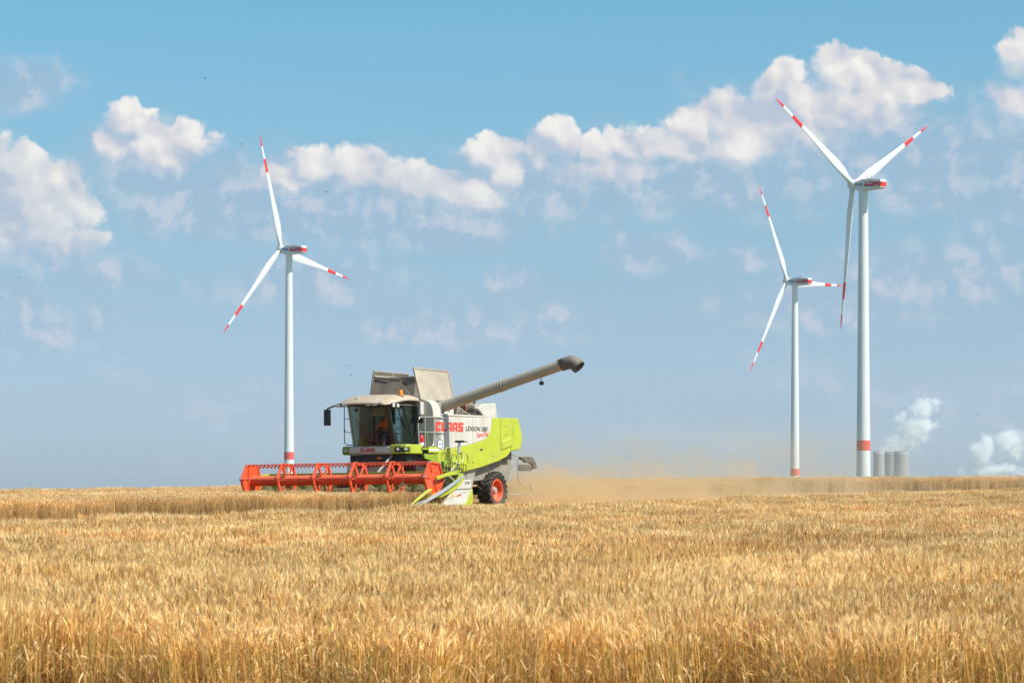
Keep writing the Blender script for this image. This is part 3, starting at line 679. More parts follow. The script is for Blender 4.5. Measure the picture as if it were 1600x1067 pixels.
# the windshield bulges a little
rows = []
for i in range(9):
    t = i / 8; row = []
    for j in range(9):
        s_ = j / 8; p = FL0.lerp(FL1, t).lerp(FR0.lerp(FR1, t), s_); p = p + Vector((.16 * math.sin(math.pi * s_) , 0, 0)); row.append(p)
    rows.append(row)
MB().grid(rows).build('windshield', M_glass, H, smooth_=60, flip=False)
pl = MB().bar(FL0, FL1, .05, .05).build('cab_pillar', M_tan, H); pl['label'] = 'pale front pillar on the far side of the cab'; MB().bar(RL0, RL1, .07, .07).build('cab_pillar', M_black, H)
pa = MB(); pa.bar(FR0, FR1, .15, .10); pa.bar(RR0, RR1, .12, .08); pa.bar(FR0 + P3(-.02, 0, 0), RR0, .05, .06); pa.build('door_frame', M_black, H, bevel=.01)
MB().slab([FR0 + P3(-.03, .0, .02), RR0 + P3(.03, 0, .02), RR1 + P3(.03, 0, 0), FR1 + P3(-.03, 0, 0)], .008).build('side_window', M_sglass, H)
MB().slab([FL0 + P3(-.03, .0, .02), RL0 + P3(.03, 0, .02), RL1 + P3(.03, 0, 0), FL1 + P3(-.03, 0, 0)], -.008).build('side_window', M_sglass, H)
MB().slab([RL0 + P3(.01, 0, .6), RR0 + P3(.01, 0, .6), RR1, RL1], .008).build('rear_window', M_glass, H)
MB().bar(FL0 + P3(.01, 0, 0), FR0 + P3(.01, 0, 0), .05, .05).build('windshield_base', M_black, H)
# door details seen from outside
dh = MB(); dh.tube([(1.72, .90, 2.72), (1.05, .90, 2.76)], .014, 6); dh.tube([(1.85, .90, 3.0), (1.15, .90, 3.04)], .010, 6)
dh.tube([(1.80, .90, 2.28), (1.3, .93, 2.24), (.8, .93, 2.30), (.72, .9, 2.6)], .014, 6); dh.build('door_rail', M_black, H)
MB().tube([(1.55, .95, 3.46), (1.30, .97, 2.98), (1.12, .95, 2.72)], .022, 8).build('wiper_arm', M_black, H)
MB().tube([(2.02, .85, 3.45), (1.55, .92, 3.46)], .02, 6).build('wiper_shaft', M_black, H)
# roof: a cap that slopes down forward, pale edge at the near side
rp_ = []
for i, (x, zt) in enumerate(((-.02 + .45, 3.80), (.9, 3.86), (1.5, 3.86), (1.95, 3.82), (2.35, 3.72), (2.62, 3.60), (2.72, 3.54))):
    row = []
    for y, dzz in ((-1.02, -.16), (-.98, -.07), (-.85, -.02), (-.4, .0), (.2, .0), (.80, -.02), (.96, -.06), (1.05, -.12), (1.09, -.20)):
        k = 1 - .14 * max(0, (x - 1.9) / .8)
        row.append((x - .06 * (abs(y) ** 2), y * k, max(zt + dzz, 3.50)))
    rp_.append(row)
M_roof = mat('dusty_cab_roof', (.50, .44, .36), .6, var=.06, dust=.95, dustcol=(.40, .30, .20))
roof = MB().grid(rp_).build('cab_roof', M_roof, H, smooth_=50, solid=.04)
MB().box((.5, -.95, 3.49), (2.42, .98, 3.535)).build('roof_liner', M_black, roof)
visor = MB(); visor.prism([(2.40, 3.46), (2.66, 3.46), (2.68, 3.55), (2.40, 3.60)], 0, 'y', -1.0, .80); visor.box((1.25, .86, 3.44), (2.35, 1.03, 3.56)); visor.build('roof_visor', M_black, roof, bevel=.01)
for y in (-.92, -.62, .32, .56):
    MB().box((2.655, y - .09, 3.465), (2.69, y + .09, 3.55)).build('work_light', M_lampg, roof, bevel=.01)
for x in (2.28, 2.02):
    MB().prism([(x - .07, 3.42), (x + .07, 3.42), (x + .07, 3.54), (x - .07, 3.54)], 0, 'y', 1.03, 1.07).build('work_light', M_lampg, roof, bevel=.01)
be = MB().lathe([(.001, .22), (.05, .21), (.065, .17), (.07, .0)], (1.62, .92, 3.80), (0, 0, 1), 16).build('beacon', M_orange, roof, smooth_=50)
MB().lathe([(.001, .06), (.10, .05), (.10, -.04)], (1.62, .92, 3.76), (0, 0, 1), 14).build('beacon_base', M_dark, be)
MB().lathe([(.012, .20), (.02, .0), (.001, .0)], (2.35, -.30, 3.72), (0, 0, 1), 8).lathe([(.09, .03), (.09, .0), (.001, .03)], (2.35, -.30, 3.71), (0, 0, 1), 12).build('antenna', M_white, roof)
# mirrors
mr = MB().tube([(2.45, -.95, 3.52), (2.35, -1.30, 3.50), (2.30, -1.58, 3.42)], .03, 8).box((2.25, -1.70, 2.86), (2.33, -1.46, 3.40)).build('mirror', M_black, H, bevel=.03)
mr2 = MB().box((1.32, 1.20, 2.90), (1.40, 1.44, 3.46)).tube([(1.9, .95, 3.50), (1.45, 1.25, 3.48)], .03, 8).build('mirror', M_black, H, bevel=.03)
# far side handrail ladder beside the cab
hr = MB(); hr.tube([(2.1, -1.02, 3.48), (2.08, -1.04, 2.9), (2.08, -1.04, 2.45), (2.10, -1.02, 2.28), (2.10, -.90, 2.20), (2.02, -.74, 2.20)], .016, 6)
hr.tube([(2.08, -1.04, 3.08), (2.1, -.74, 3.08)], .012, 6); hr.tube([(2.08, -1.04, 2.75), (2.09, -.98, 2.64), (2.05, -.74, 2.62)], .012, 6); hr.build('handrail', M_black, H)
# console under the windshield
fc = [(2.02, 1.87), (2.10, 1.93), (2.10, 2.10), (2.03, 2.16), (1.5, 2.16), (1.5, 1.87)]
MB().prism(fc, 0, 'y', -.85, .80).build('front_console', M_white, H, bevel=.015)
lc = MB().prism([(x - .02, z) for x, z in fc], 0, 'y', -1.14, -.852).build('console_end', M_dgreen, H, bevel=.02)
rc_poly = [(2.11, .802), (2.10, 1.20), (2.04, 1.36), (1.90, 1.47), (1.60, 1.50), (1.20, 1.50), (1.20, .802)]
rcn = MB().prism(rc_poly, 0, 'z', 1.88, 2.19).build('console_end', M_green, H, bevel=.03)
MB().prism([(1.16, 1.0), (1.20, 1.40), (1.95, 1.455), (2.07, 1.32), (2.125, 1.15), (2.13, .98), (2.1, .96)], 0, 'z', 1.935, 2.10).build('lamp_recess', M_dark, rcn, bevel=.01)
for (x, y, r_) in ((2.135, 1.10, .05), (2.07, 1.34, .035), (2.02, 1.40, .03)):
    MB().lathe([(.001, .035), (r_ * .8, .03), (r_, .0), (r_, -.03)], (x, y, 2.02), (1, .25, 0), 14).build('headlight', M_lampg, rcn, smooth_=60)
for y, z, r_ in ((-.98, 2.01, .05), (-1.09, 2.06, .025), (-1.09, 1.98, .025)):
    MB().lathe([(.001, .03), (r_ * .8, .03), (r_, .0), (r_, -.03)], (2.09, y, z), (1, 0, 0), 14).build('headlight', M_lampg, lc, smooth_=60)
block_text('CLAAS', M_fletter, H, (2.101, -.42, 1.955), (0, 1, 0), (0, 0, 1), .13, .60)
# warning board at the left end of the console
wb = MB().box((2.0, -.98, 1.20), (2.03, -.70, 1.62)).build('warning_board', M_wl, H)
MB().box((1.99, -.86, 1.60), (2.01, -.82, 1.90)).build('board_post', M_dark, wb)
for z in (1.22, 1.50):
    MB().slab([(2.034, -.975, z), (2.034, -.86, z), (2.034, -.975, z + .11)], .002).build('red_triangle', M_extr, wb)
    MB().slab([(2.034, -.705, z - .0), (2.034, -.705, z + .10), (2.034, -.84, z + .10)], .002).build('red_triangle', M_extr, wb)
# under the console: frame and feeder house
MB().prism([(1.9, 1.86), (1.9, 1.55), (3.0, 1.05), (3.0, .45), (1.0, .62), (.8, 1.86)], 0, 'y', -.72, .72).build('feeder_house', M_dark, H, bevel=.03)
MB().box((1.05, -.95, 1.50), (1.85, 1.30, 1.86)).build('front_frame', M_dark, H, bevel=.03)
MB().bar((1.95, -.62, 1.86), (2.1, -.45, 1.60), .03, .03).build('frame_brace', M_dark, H)
MB().tube([(1.9, .72, 1.82), (2.75, .70, 1.25)], .045, 10).build('lift_cylinder', M_grey, H, smooth_=50)
MB().box((1.9, .15, 1.72), (1.915, .32, 1.78)).build('orange_reflector', M_orange, H)
# green platform support on the near side
MB().prism([(1.15, 1.88), (.35, 1.88), (.15, 1.60), (.10, .90), (.42, .90), (.48, 1.45), (.70, 1.66), (1.10, 1.72)], 0, 'y', 1.44, 1.52).build('platform_bracket', M_dgreen, H, bevel=.02)
MB().box((.52, 1.0, 2.02), (1.30, 1.55, 2.08)).build('platform', M_dgreen, H)
MB().box((.25, 1.53, 1.92), (.92, 1.56, 2.12)).build('step_board', M_green, H, bevel=.01)
MB().box((.30, 1.562, 1.99), (.88, 1.566, 2.05)).build('white_strip', M_wl, H)
lad = MB()
for x in (.02, -.28): lad.tube([(x, 1.66, .95), (x, 1.66, 1.95), (x - .04, 1.62, 2.05)], .018, 6)
lad.tube([(.02, 1.66, 1.9), (-.02, 1.66, 2.06), (-.14, 1.66, 2.12), (-.26, 1.66, 2.06), (-.28, 1.66, 1.9)], .018, 6)
for z in (1.0, 1.3, 1.6): lad.box((-.28, 1.58, z), (.02, 1.72, z + .02))
lad.build('ladder', M_green, H)
rail = MB(); r0 = .018
rail.tube([(1.28, 1.42, 2.05), (1.34, 1.42, 2.75), (1.34, 1.42, 3.00), (1.26, 1.42, 3.09), (1.12, 1.42, 3.12), (.50, 1.52, 3.12), (-.25, 1.54, 3.10), (-.34, 1.54, 3.02), (-.36, 1.54, 2.70), (-.25, 1.54, 2.60)], r0, 7)
rail.tube([(-.25, 1.54, 2.60), (.50, 1.54, 2.61), (.62, 1.52, 2.61), (1.30, 1.42, 2.62)], r0 * .8, 6)
rail.tube([(.98, 1.46, 2.08), (.98, 1.46, 3.11)], r0 * .8, 6); rail.tube([(.50, 1.53, 2.06), (.50, 1.53, 3.12)], r0, 6)
rail.tube([(.90, 1.48, 2.6), (.84, 1.5, 2.22), (.72, 1.5, 2.1), (.56, 1.52, 2.2), (.52, 1.52, 2.55)], r0 * .7, 6)
rail.build('handrail', M_steel, H, smooth_=60)
ex = MB().lathe([(.001, .40), (.03, .39), (.035, .35), (.075, .30), (.08, .27), (.08, .02), (.07, 0), (.001, 0)], (1.10, 1.38, 2.14), (0, 0, 1), 16).build('fire_extinguisher', M_extr, H, smooth_=50)
MB().lathe([(.0815, .12), (.0815, .02)], (1.10, 1.38, 2.14), (0, 0, 1), 16).build('extinguisher_label', M_wl, ex)
MB().tube([(1.10, 1.38, 2.54), (1.16, 1.40, 2.62), (1.08, 1.46, 2.70), (.98, 1.42, 2.64), (.98, 1.40, 2.5)], .012, 6).build('extinguisher_hose', M_black, ex)

# --- inside the cab
seat = MB().box((.85, -.18, 2.32), (1.35, .36, 2.46)).box((.80, -.16, 2.44), (.95, .34, 3.06)).box((.82, -.05, 3.06), (.92, .23, 3.26)).box((1.0, 0.0, 2.12), (1.2, .18, 2.34)).build('driver_seat', M_seat, H, bevel=.05)
MB().box((.85, -.70, 2.30), (1.20, -.30, 2.40)).box((.82, -.68, 2.40), (.92, -.32, 2.85)).build('passenger_seat', M_seat, H, bevel=.04)
stw = MB(); cw = Vector((1.62, .08, 2.66)); ax_ = Vector((-.55, 0, .83)).normalized(); a_ = ax_.cross(Vector((0, 1, 0))).normalized()
pts_ = [cw + (a_ * math.cos(t) + Vector((0, 1, 0)) * math.sin(t)) * .19 for t in np.linspace(0, 2 * math.pi, 19)]
stw.tube(pts_, .014, 6, cap=False); stw.tube([cw, (1.80, .08, 2.14)], .035, 8); stw.bar(cw - Vector((0, .18, 0)), cw + Vector((0, .18, 0)), .03, .02); stw.build('steering_wheel', M_black, H)
MB().box((1.0, .42, 2.14), (1.6, .62, 2.60)).box((1.45, .46, 2.60), (1.52, .70, 2.86)).build('control_panel', M_black, H, bevel=.02)
MB().box((1.70, -.66, 2.14), (1.88, -.30, 2.40)).build('cool_box', mat('green_bag', (.12, .22, .04), .7, var=.3), H, bevel=.05)
MB().box((1.62, -.60, 2.135), (1.86, -.10, 2.22)).build('red_bag', M_extr, H, bevel=.03)
MB().box((2.0, -.62, 3.0), (2.03, -.46, 3.14)).build('sheet_of_paper', M_lampg, H)
MB().lathe([(.001, .0), (.075, .0), (.075, .02), (.001, .02)], (2.12, -.52, 3.36), (1, 0, .0), 14).build('cab_fan', M_black, H)

# --- header
hd = bpy.data.objects.new('header', None); COL.objects.link(hd); hd.parent = H
YL, YR = -3.52, 3.95
fl = MB().prism([(3.0, .22), (4.15, .12), (4.15, .17), (3.35, .26), (3.0, .40)], 0, 'y', YL + .06, YR - .02).build('header_floor', M_dgreen, hd)
for ya, yb in ((YL + .04, -.76), (.76, YR - .02)): MB().prism([(2.92, .25), (2.98, .25), (2.98, 1.12), (2.92, 1.12)], 0, 'y', ya, yb).build('back_wall', M_dgreen, hd)
MB().box((2.86, YL, 1.12), (3.02, YR, 1.27)).build('top_beam', M_dgreen, hd, bevel=.015)
MB().box((2.80, YL + .05, .30), (2.915, YR - .05, .46)).box((2.82, YL + .05, .72), (2.915, YR - .05, .80)).build('rear_beam', M_dgreen, hd, bevel=.01)
# intake auger with flights
ig = MB().tube([(3.42, YL + .08, .56), (3.42, YR - .08, .56)], .20, 20)
for s, y0, y1 in ((1, YL + .1, -.5), (-1, YR - .1, .5)):
    n_ = 90; rows = []
    for i in range(n_ + 1):
        t = i / n_; y = y0 + (y1 - y0) * t; a = s * t * 2 * math.pi * 5.2
        rows.append([(3.42 + math.cos(a) * .2, y, .56 + math.sin(a) * .2), (3.42 + math.cos(a) * .32, y, .56 + math.sin(a) * .32)])
    ig.grid(rows)
ig.build('intake_auger', mat('worn_auger_steel', (.10, .12, .04), .5, metal=.3, var=.3, dust=.3), hd, smooth_=40)
kn = MB().box((4.12, YL + .06, .14), (4.20, YR - .02, .17))
for i in range(98):
    y = YL + .1 + i * .076; kn.add([(4.20, y - .02, .145), (4.20, y + .02, .145), (4.32, y, .15), (4.20, y, .175)], [(0, 1, 2), (0, 2, 3), (1, 3, 2), (0, 3, 1)])
kn.build('cutter_bar', M_grey, hd)
# near end panel
ep = [(2.36, .99), (2.34, .62), (2.42, .18), (4.25, .14), (3.86, .36), (3.55, .66), (3.30, .72), (2.95, .96)]
epo = MB().prism(ep, 0, 'y', 3.95, 4.07).build('end_panel', M_white, hd, bevel=.03)
MB().prism([(2.335, .70), (2.30, .34), (2.36, .16), (2.95, .15), (2.62, .34), (2.46, .58)], 0, 'y', 4.02, 4.10).build('panel_corner', M_green, epo, bevel=.02)
MB().bar((2.38, 4.075, .70), (3.4, 4.075, .665), .012, .018).build('panel_seam', M_black, epo)
MB().bar((2.62, 4.075, .62), (3.95, 4.075, .34), .010, .008).build('panel_crease', M_grey, epo)
MB().box((3.50, 4.071, .42), (3.62, 4.076, .54)).build('yellow_sticker', M_yellow, epo)
text('lettering', 'V750', M_bl, epo, (2.78, 4.074, .83), (-1, 0, .05), (0, 0, 1), .085, .30, bold=.01, shear=.2)
block_text('CLAAS', M_letter, epo, (3.28, 4.072, .42), (-1, 0, .25), (.1, 0, 1), .05, .26)
# crop dividers at the near end
MB().prism([(5.0, .38), (4.55, .54), (3.9, .72), (3.2, .98), (2.92, 1.20), (2.86, .98), (3.35, .66), (4.2, .42)], 0, 'y', 3.97, 4.10).build('divider_cover', M_green, hd, bevel=.02)
MB().tube([(5.74, 4.08, .13), (5.2, 4.12, .30), (4.5, 4.14, .53), (3.9, 4.14, .74), (3.35, 4.13, .93), (2.96, 4.10, 1.08)], [.02, .05, .06, .06, .05, .03], 12).build('divider_tube', M_chrome, hd, smooth_=60)
MB().tube([(5.86, 3.86, .12), (5.3, 3.84, .36), (4.7, 3.80, .58), (4.4, 3.78, .66)], [.012, .05, .07, .05], 10).build('divider_cone', M_green, hd, smooth_=60)
MB().tube([(5.86, 3.90, .11), (5.3, 3.90, .26), (4.6, 3.94, .40)], [.015, .025, .02], 8).build('divider_rod', M_chrome, hd, smooth_=60)
MB().box((4.25, 3.85, .10), (4.75, 4.05, .20)).tube([(4.3, 3.95, .2), (4.95, 3.98, .12)], .05, 8).build('divider_shoe', M_dgreen, hd, bevel=.02)
# far end panel and divider
fe = MB().prism([(2.7, 1.1), (2.6, .2), (4.3, .14), (4.2, .5), (3.4, .8), (3.0, 1.15)], 0, 'y', YL - .06, YL).build('end_panel', M_dgreen, hd); fe['label'] = 'green end panel on the far side'
MB().tube([(5.5, YL - .06, .12), (4.9, YL - .06, .32), (4.2, YL - .04, .50)], [.02, .09, .10], 8).build('divider_cone', M_black, hd, smooth_=60)
MB().prism([(4.15, .34), (4.2, .62), (3.5, .72), (3.3, .60)], 0, 'y', YL + .10, YL + .62).build('inner_shield', M_green, hd, bevel=.02)
# reel arms
for y in (YR - .06, YL + .02):
    ra = MB().bar((2.95, y, 1.22), (3.55, y, 1.16), .09, .12); ra.bar((3.5, y, 1.17), (4.25, y, 1.02), .08, .10); ra.build('reel_arm', M_green, hd, bevel=.01)
    MB().tube([(3.05, y + .08, .85), (3.6, y + .08, 1.10)], .03, 8).build('reel_cylinder', M_steel, hd, smooth_=50)
MB().lathe([(.001, .0), (.13, .0), (.13, .05), (.001, .05)], (3.75, YR + .02, .80), (0, 1, 0), 16).build('reel_drive', M_dark, hd)
hose = MB(); rr_ = random.Random(3)
for i in range(9):
    y = 3.2 + rr_.random() * .7; z = 1.0 + rr_.random() * .3; x = 2.3 + rr_.random() * .5
    hose.tube([(x, y, z - .2), (x + .15, y + .1, z + .2), (x + .4, y + .05 * rr_.random(), z + .22), (x + .62, y - .05, z - .1 * rr_.random())], .014, 5)
hose.build('hydraulic_hose', M_black, hd, smooth_=60)
hose2 = MB()
for i in range(7):
    y = 2.9 + rr_.random() * 1.0; z = 1.15 + rr_.random() * .4; x = 1.8 + rr_.random() * .7
    hose2.tube([(x, y, z), (x + .1, y + .02, z + .3), (x + .3, y, z + .3), (x + .4, y - .05, z - .2)], .018, 5)
hose2.build('hose_bracket', M_green, hd, smooth_=60)
MB().prism([(2.2, 1.62), (2.5, 1.60), (2.6, 1.3), (2.85, 1.24), (2.85, .9), (2.3, .9)], 0, 'y', 3.0, 3.12).build('frame_bracket', M_dgreen, hd, bevel=.02)
# marker post
ps = MB().tube([(2.72, 3.72, 1.05), (2.66, 3.74, 1.60), (2.62, 3.75, 1.86)], .045, 10, r2=.03).build('marker_post', M_dgreen, hd, smooth_=50)
MB().tube([(2.62, 3.75, 1.84), (2.58, 3.76, 2.20)], .045, 10).build('post_sleeve', M_steel, ps, smooth_=50)
MB().box((2.50, 3.62, 2.19), (2.64, 3.90, 2.26)).tube([(2.57, 3.9, 2.22), (2.55, 4.05, 2.21)], .02, 6).build('post_head', M_black, ps, bevel=.02)
# --- reel
reel = bpy.data.objects.new('reel', None); COL.objects.link(reel); reel.parent = H
RC, RR_ = (4.22, 1.02), .58
def rp2(a, r=RR_): return (RC[0] + r * math.cos(R(a)), RC[1] + r * math.sin(R(a)))
angs = [5 + 60 * k for k in range(6)]
ys_ = [-3.31 + 1.411 * k for k in range(6)]
MB().tube([(RC[0], ys_[0], RC[1]), (RC[0], ys_[-1], RC[1])], .165, 24).build('reel_tube', M_red, reel, smooth_=40)
for k, a in enumerate(angs):
    x, z = rp2(a); b = MB().tube([(x, ys_[0] - .03, z), (x, ys_[-1] + .03, z)], .021, 8)
    yv = ys_[0] + .08
    while yv < ys_[-1]:
        b.box((x - .014, yv - .014, z - .075), (x + .014, yv + .014, z)); b.tube([(x, yv, z - .06), (x - .02, yv, z - .18), (x + .03, yv, z - .32)], .0035, 3); yv += .152
    b.build('tine_bar', M_red, reel)
for i, y in enumerate(ys_):
    if 0 < i < 5:
        m = MB()
        for k, a in enumerate(angs):
            (x, z), (x2, z2) = rp2(a), rp2(a + 60)
            c0 = rp2(a, .16)
            m.prism([rp2(a - 6, .15), rp2(a + 6, .15), rp2(a + 5, RR_ - .02), rp2(a - 5, RR_ - .02)], 0, 'y', y - .025, y + .025) if k % 2 == 0 else m.bar((c0[0], y, c0[1]), (x, y, z), .05, .09)
            m.bar((x, y, z), (x2, y, z2), .06, .10)
        m.build('reel_spider', M_red, reel, bevel=.008)
    else:
        hexa = [rp2(a, RR_ + .03) for a in angs]; s = -1 if i == 0 else 1
        pl = MB().prism(hexa, 0, 'y', y - .02, y + .02).build('reel_end_plate', M_red, reel, bevel=.01)
        rb = MB()
        for k, a in enumerate(angs):
            (x, z), (x2, z2) = rp2(a, RR_ - .0), rp2(a + 60, RR_ - .0); rb.bar((x, y + s * .04, z), (x2, y + s * .04, z2), .05, .05)
            c0 = rp2(a, .2); rb.bar((c0[0], y + s * .035, c0[1]), (x, y + s * .035, z), .035, .03)
        rb.build('plate_rib', M_red, pl)
        for a in angs:
            x, z = rp2(a); MB().lathe([(.001, .09), (.03, .09), (.03, .0)], (x, y, z), (0, s, 0), 8).build('bearing', M_grey, pl)
MB().tube([(4.35, 2.70, .80), (4.55, 2.86, 1.52)], .010, 5).box((4.32, 2.66, .78), (4.40, 2.74, .90)).build('loose_rope', M_tan, reel)

# ------------------------------------------------------------------ driver
drv = empty('person', H.matrix_basis @ Vector((1.12, .09, 2.46)), H.rotation_euler)
tag(drv, 'driver in an orange work jacket with pale cuffs steering the combine harvester', 'person')
def skin(name, vs, es, m, parent, root=0, sub=2):
    me = bpy.data.meshes.new(name); me.from_pydata([v[:3] for v in vs], es, []); me.materials.append(m)
    o = bpy.data.objects.new(name, me); COL.objects.link(o); o.parent = parent
    o.modifiers.new('skin', 'SKIN')
    for i, v in enumerate(vs):
        me.skin_vertices[0].data[i].radius = (v[3], v[3] if len(v) < 5 else v[4]); me.skin_vertices[0].data[i].use_root = (i == root)
    s = o.modifiers.new('sub', 'SUBSURF'); s.levels = s.render_levels = sub
    me.polygons.foreach_set('use_smooth', [True] * len(me.polygons)); o.modifiers['skin'].use_smooth_shade = True
    return o
# local frame: x ahead, z up, seat at 0
bodyv = [(0, 0, .08, .14, .12), (.02, 0, .28, .13, .11), (.04, 0, .46, .16, .11), (.05, 0, .58, .06, .06), (.07, 0, .66, .055, .055), (.09, 0, .73, .085, .075), (.09, 0, .82, .08, .07),
         (.03, .19, .50, .055), (.18, .27, .32, .045), (.40, .19, .26, .034), (.46, .17, .27, .026),
         (.03, -.19, .50, .055), (.18, -.27, .32, .045), (.40, -.19, .26, .034), (.46, -.17, .27, .026),
         (.08, .11, .06, .085), (.46, .14, .08, .062), (.50, .14, -.28, .045), (.60, .14, -.31, .03),
         (.08, -.11, .06, .085), (.46, -.14, .08, .062), (.50, -.14, -.28, .045), (.60, -.14, -.31, .03)]
bodye = [(0, 1), (1, 2), (2, 3), (3, 4), (4, 5), (5, 6), (2, 7), (7, 8), (8, 9), (9, 10), (2, 11), (11, 12), (12, 13), (13, 14), (0, 15), (15, 16), (16, 17), (17, 18), (0, 19), (19, 20), (20, 21), (21, 22)]
body = skin('body', bodyv, bodye, M_skin, drv)
jv = [(0, 0, .06, .165, .145), (.02, 0, .28, .155, .135), (.04, 0, .46, .18, .13), (.05, 0, .57, .085, .085), (.03, .20, .50, .075), (.17, .28, .33, .064), (.27, .245, .30, .056), (.03, -.20, .50, .075), (.17, -.28, .33, .064), (.27, -.245, .30, .056)]
je = [(0, 1), (1, 2), (2, 3), (2, 4), (4, 5), (5, 6), (2, 7), (7, 8), (8, 9)]
jk = skin('jacket', jv, je, M_hivis, drv)
for s in (1, -1):
    MB().tube([(.255, s * .25, .305), (.31, s * .23, .288)], .062, 12).build('sleeve_band', M_refl, jk, smooth_=50)
    MB().tube([(.31, s * .23, .288), (.375, s * .20, .27)], .054, 12).build('sleeve_cuff', M_navy, jk, smooth_=50)
    for k in range(5):   # fingers closed round the wheel rim
        fy = s * (.165 - .02 + k * .010); bx_ = .47 + .012 * k - .02
        L_ = (.030, .040, .044, .040, .034)[k]
        MB().tube([(bx_ - .02, fy, .285), (bx_ + .01, fy, .300), (bx_ + L_, fy, .285), (bx_ + L_ * .9, fy, .262)], [.010, .010, .009, .007], 6).build('finger' if k else 'thumb', M_skin, body, smooth_=60)
tv = [(0, 0, .05, .16, .14), (.08, .11, .07, .10), (.45, .14, .09, .078), (.50, .14, -.22, .06), (.08, -.11, .07, .10), (.45, -.14, .09, .078), (.50, -.14, -.22, .06)]
skin('trousers', tv, [(0, 1), (1, 2), (2, 3), (0, 4), (4, 5), (5, 6)], M_navy, drv)
hair = MB(); rows = []
for i in range(7):
    ph = R(90 - i * 18); rows.append([(.08 + .098 * math.cos(ph) * math.cos(t) - .012, .092 * math.cos(ph) * math.sin(t), .80 + .10 * math.sin(ph) + (.03 if math.cos(t) > .3 else 0) * (i > 3)) for t in np.linspace(0, 2 * math.pi, 17)])
hair.grid(rows).build('hair', M_hair, drv, smooth_=60)
fcm = MB()
fcm.add([(.165, 0, .80), (.195, 0, .755), (.165, .016, .752), (.165, -.016, .752)], [(0, 1, 2), (0, 3, 1), (1, 3, 2), (0, 2, 3)]); fcm.build('nose', M_skin, drv)
for s in (1, -1):
    MB().lathe([(.001, .01), (.010, .006), (.012, 0)], (.162, s * .033, .795), (1, 0, 0), 8).build('eye', M_bl, drv)
    MB().lathe([(.001, .01), (.02, .006), (.026, 0)], (.085, s * .083, .775), (0, s, 0), 8).build('ear', M_skin, drv)
MB().bar((.165, -.025, .722), (.165, .025, .722), .01, .008).build('mouth', M_fletter, drv)

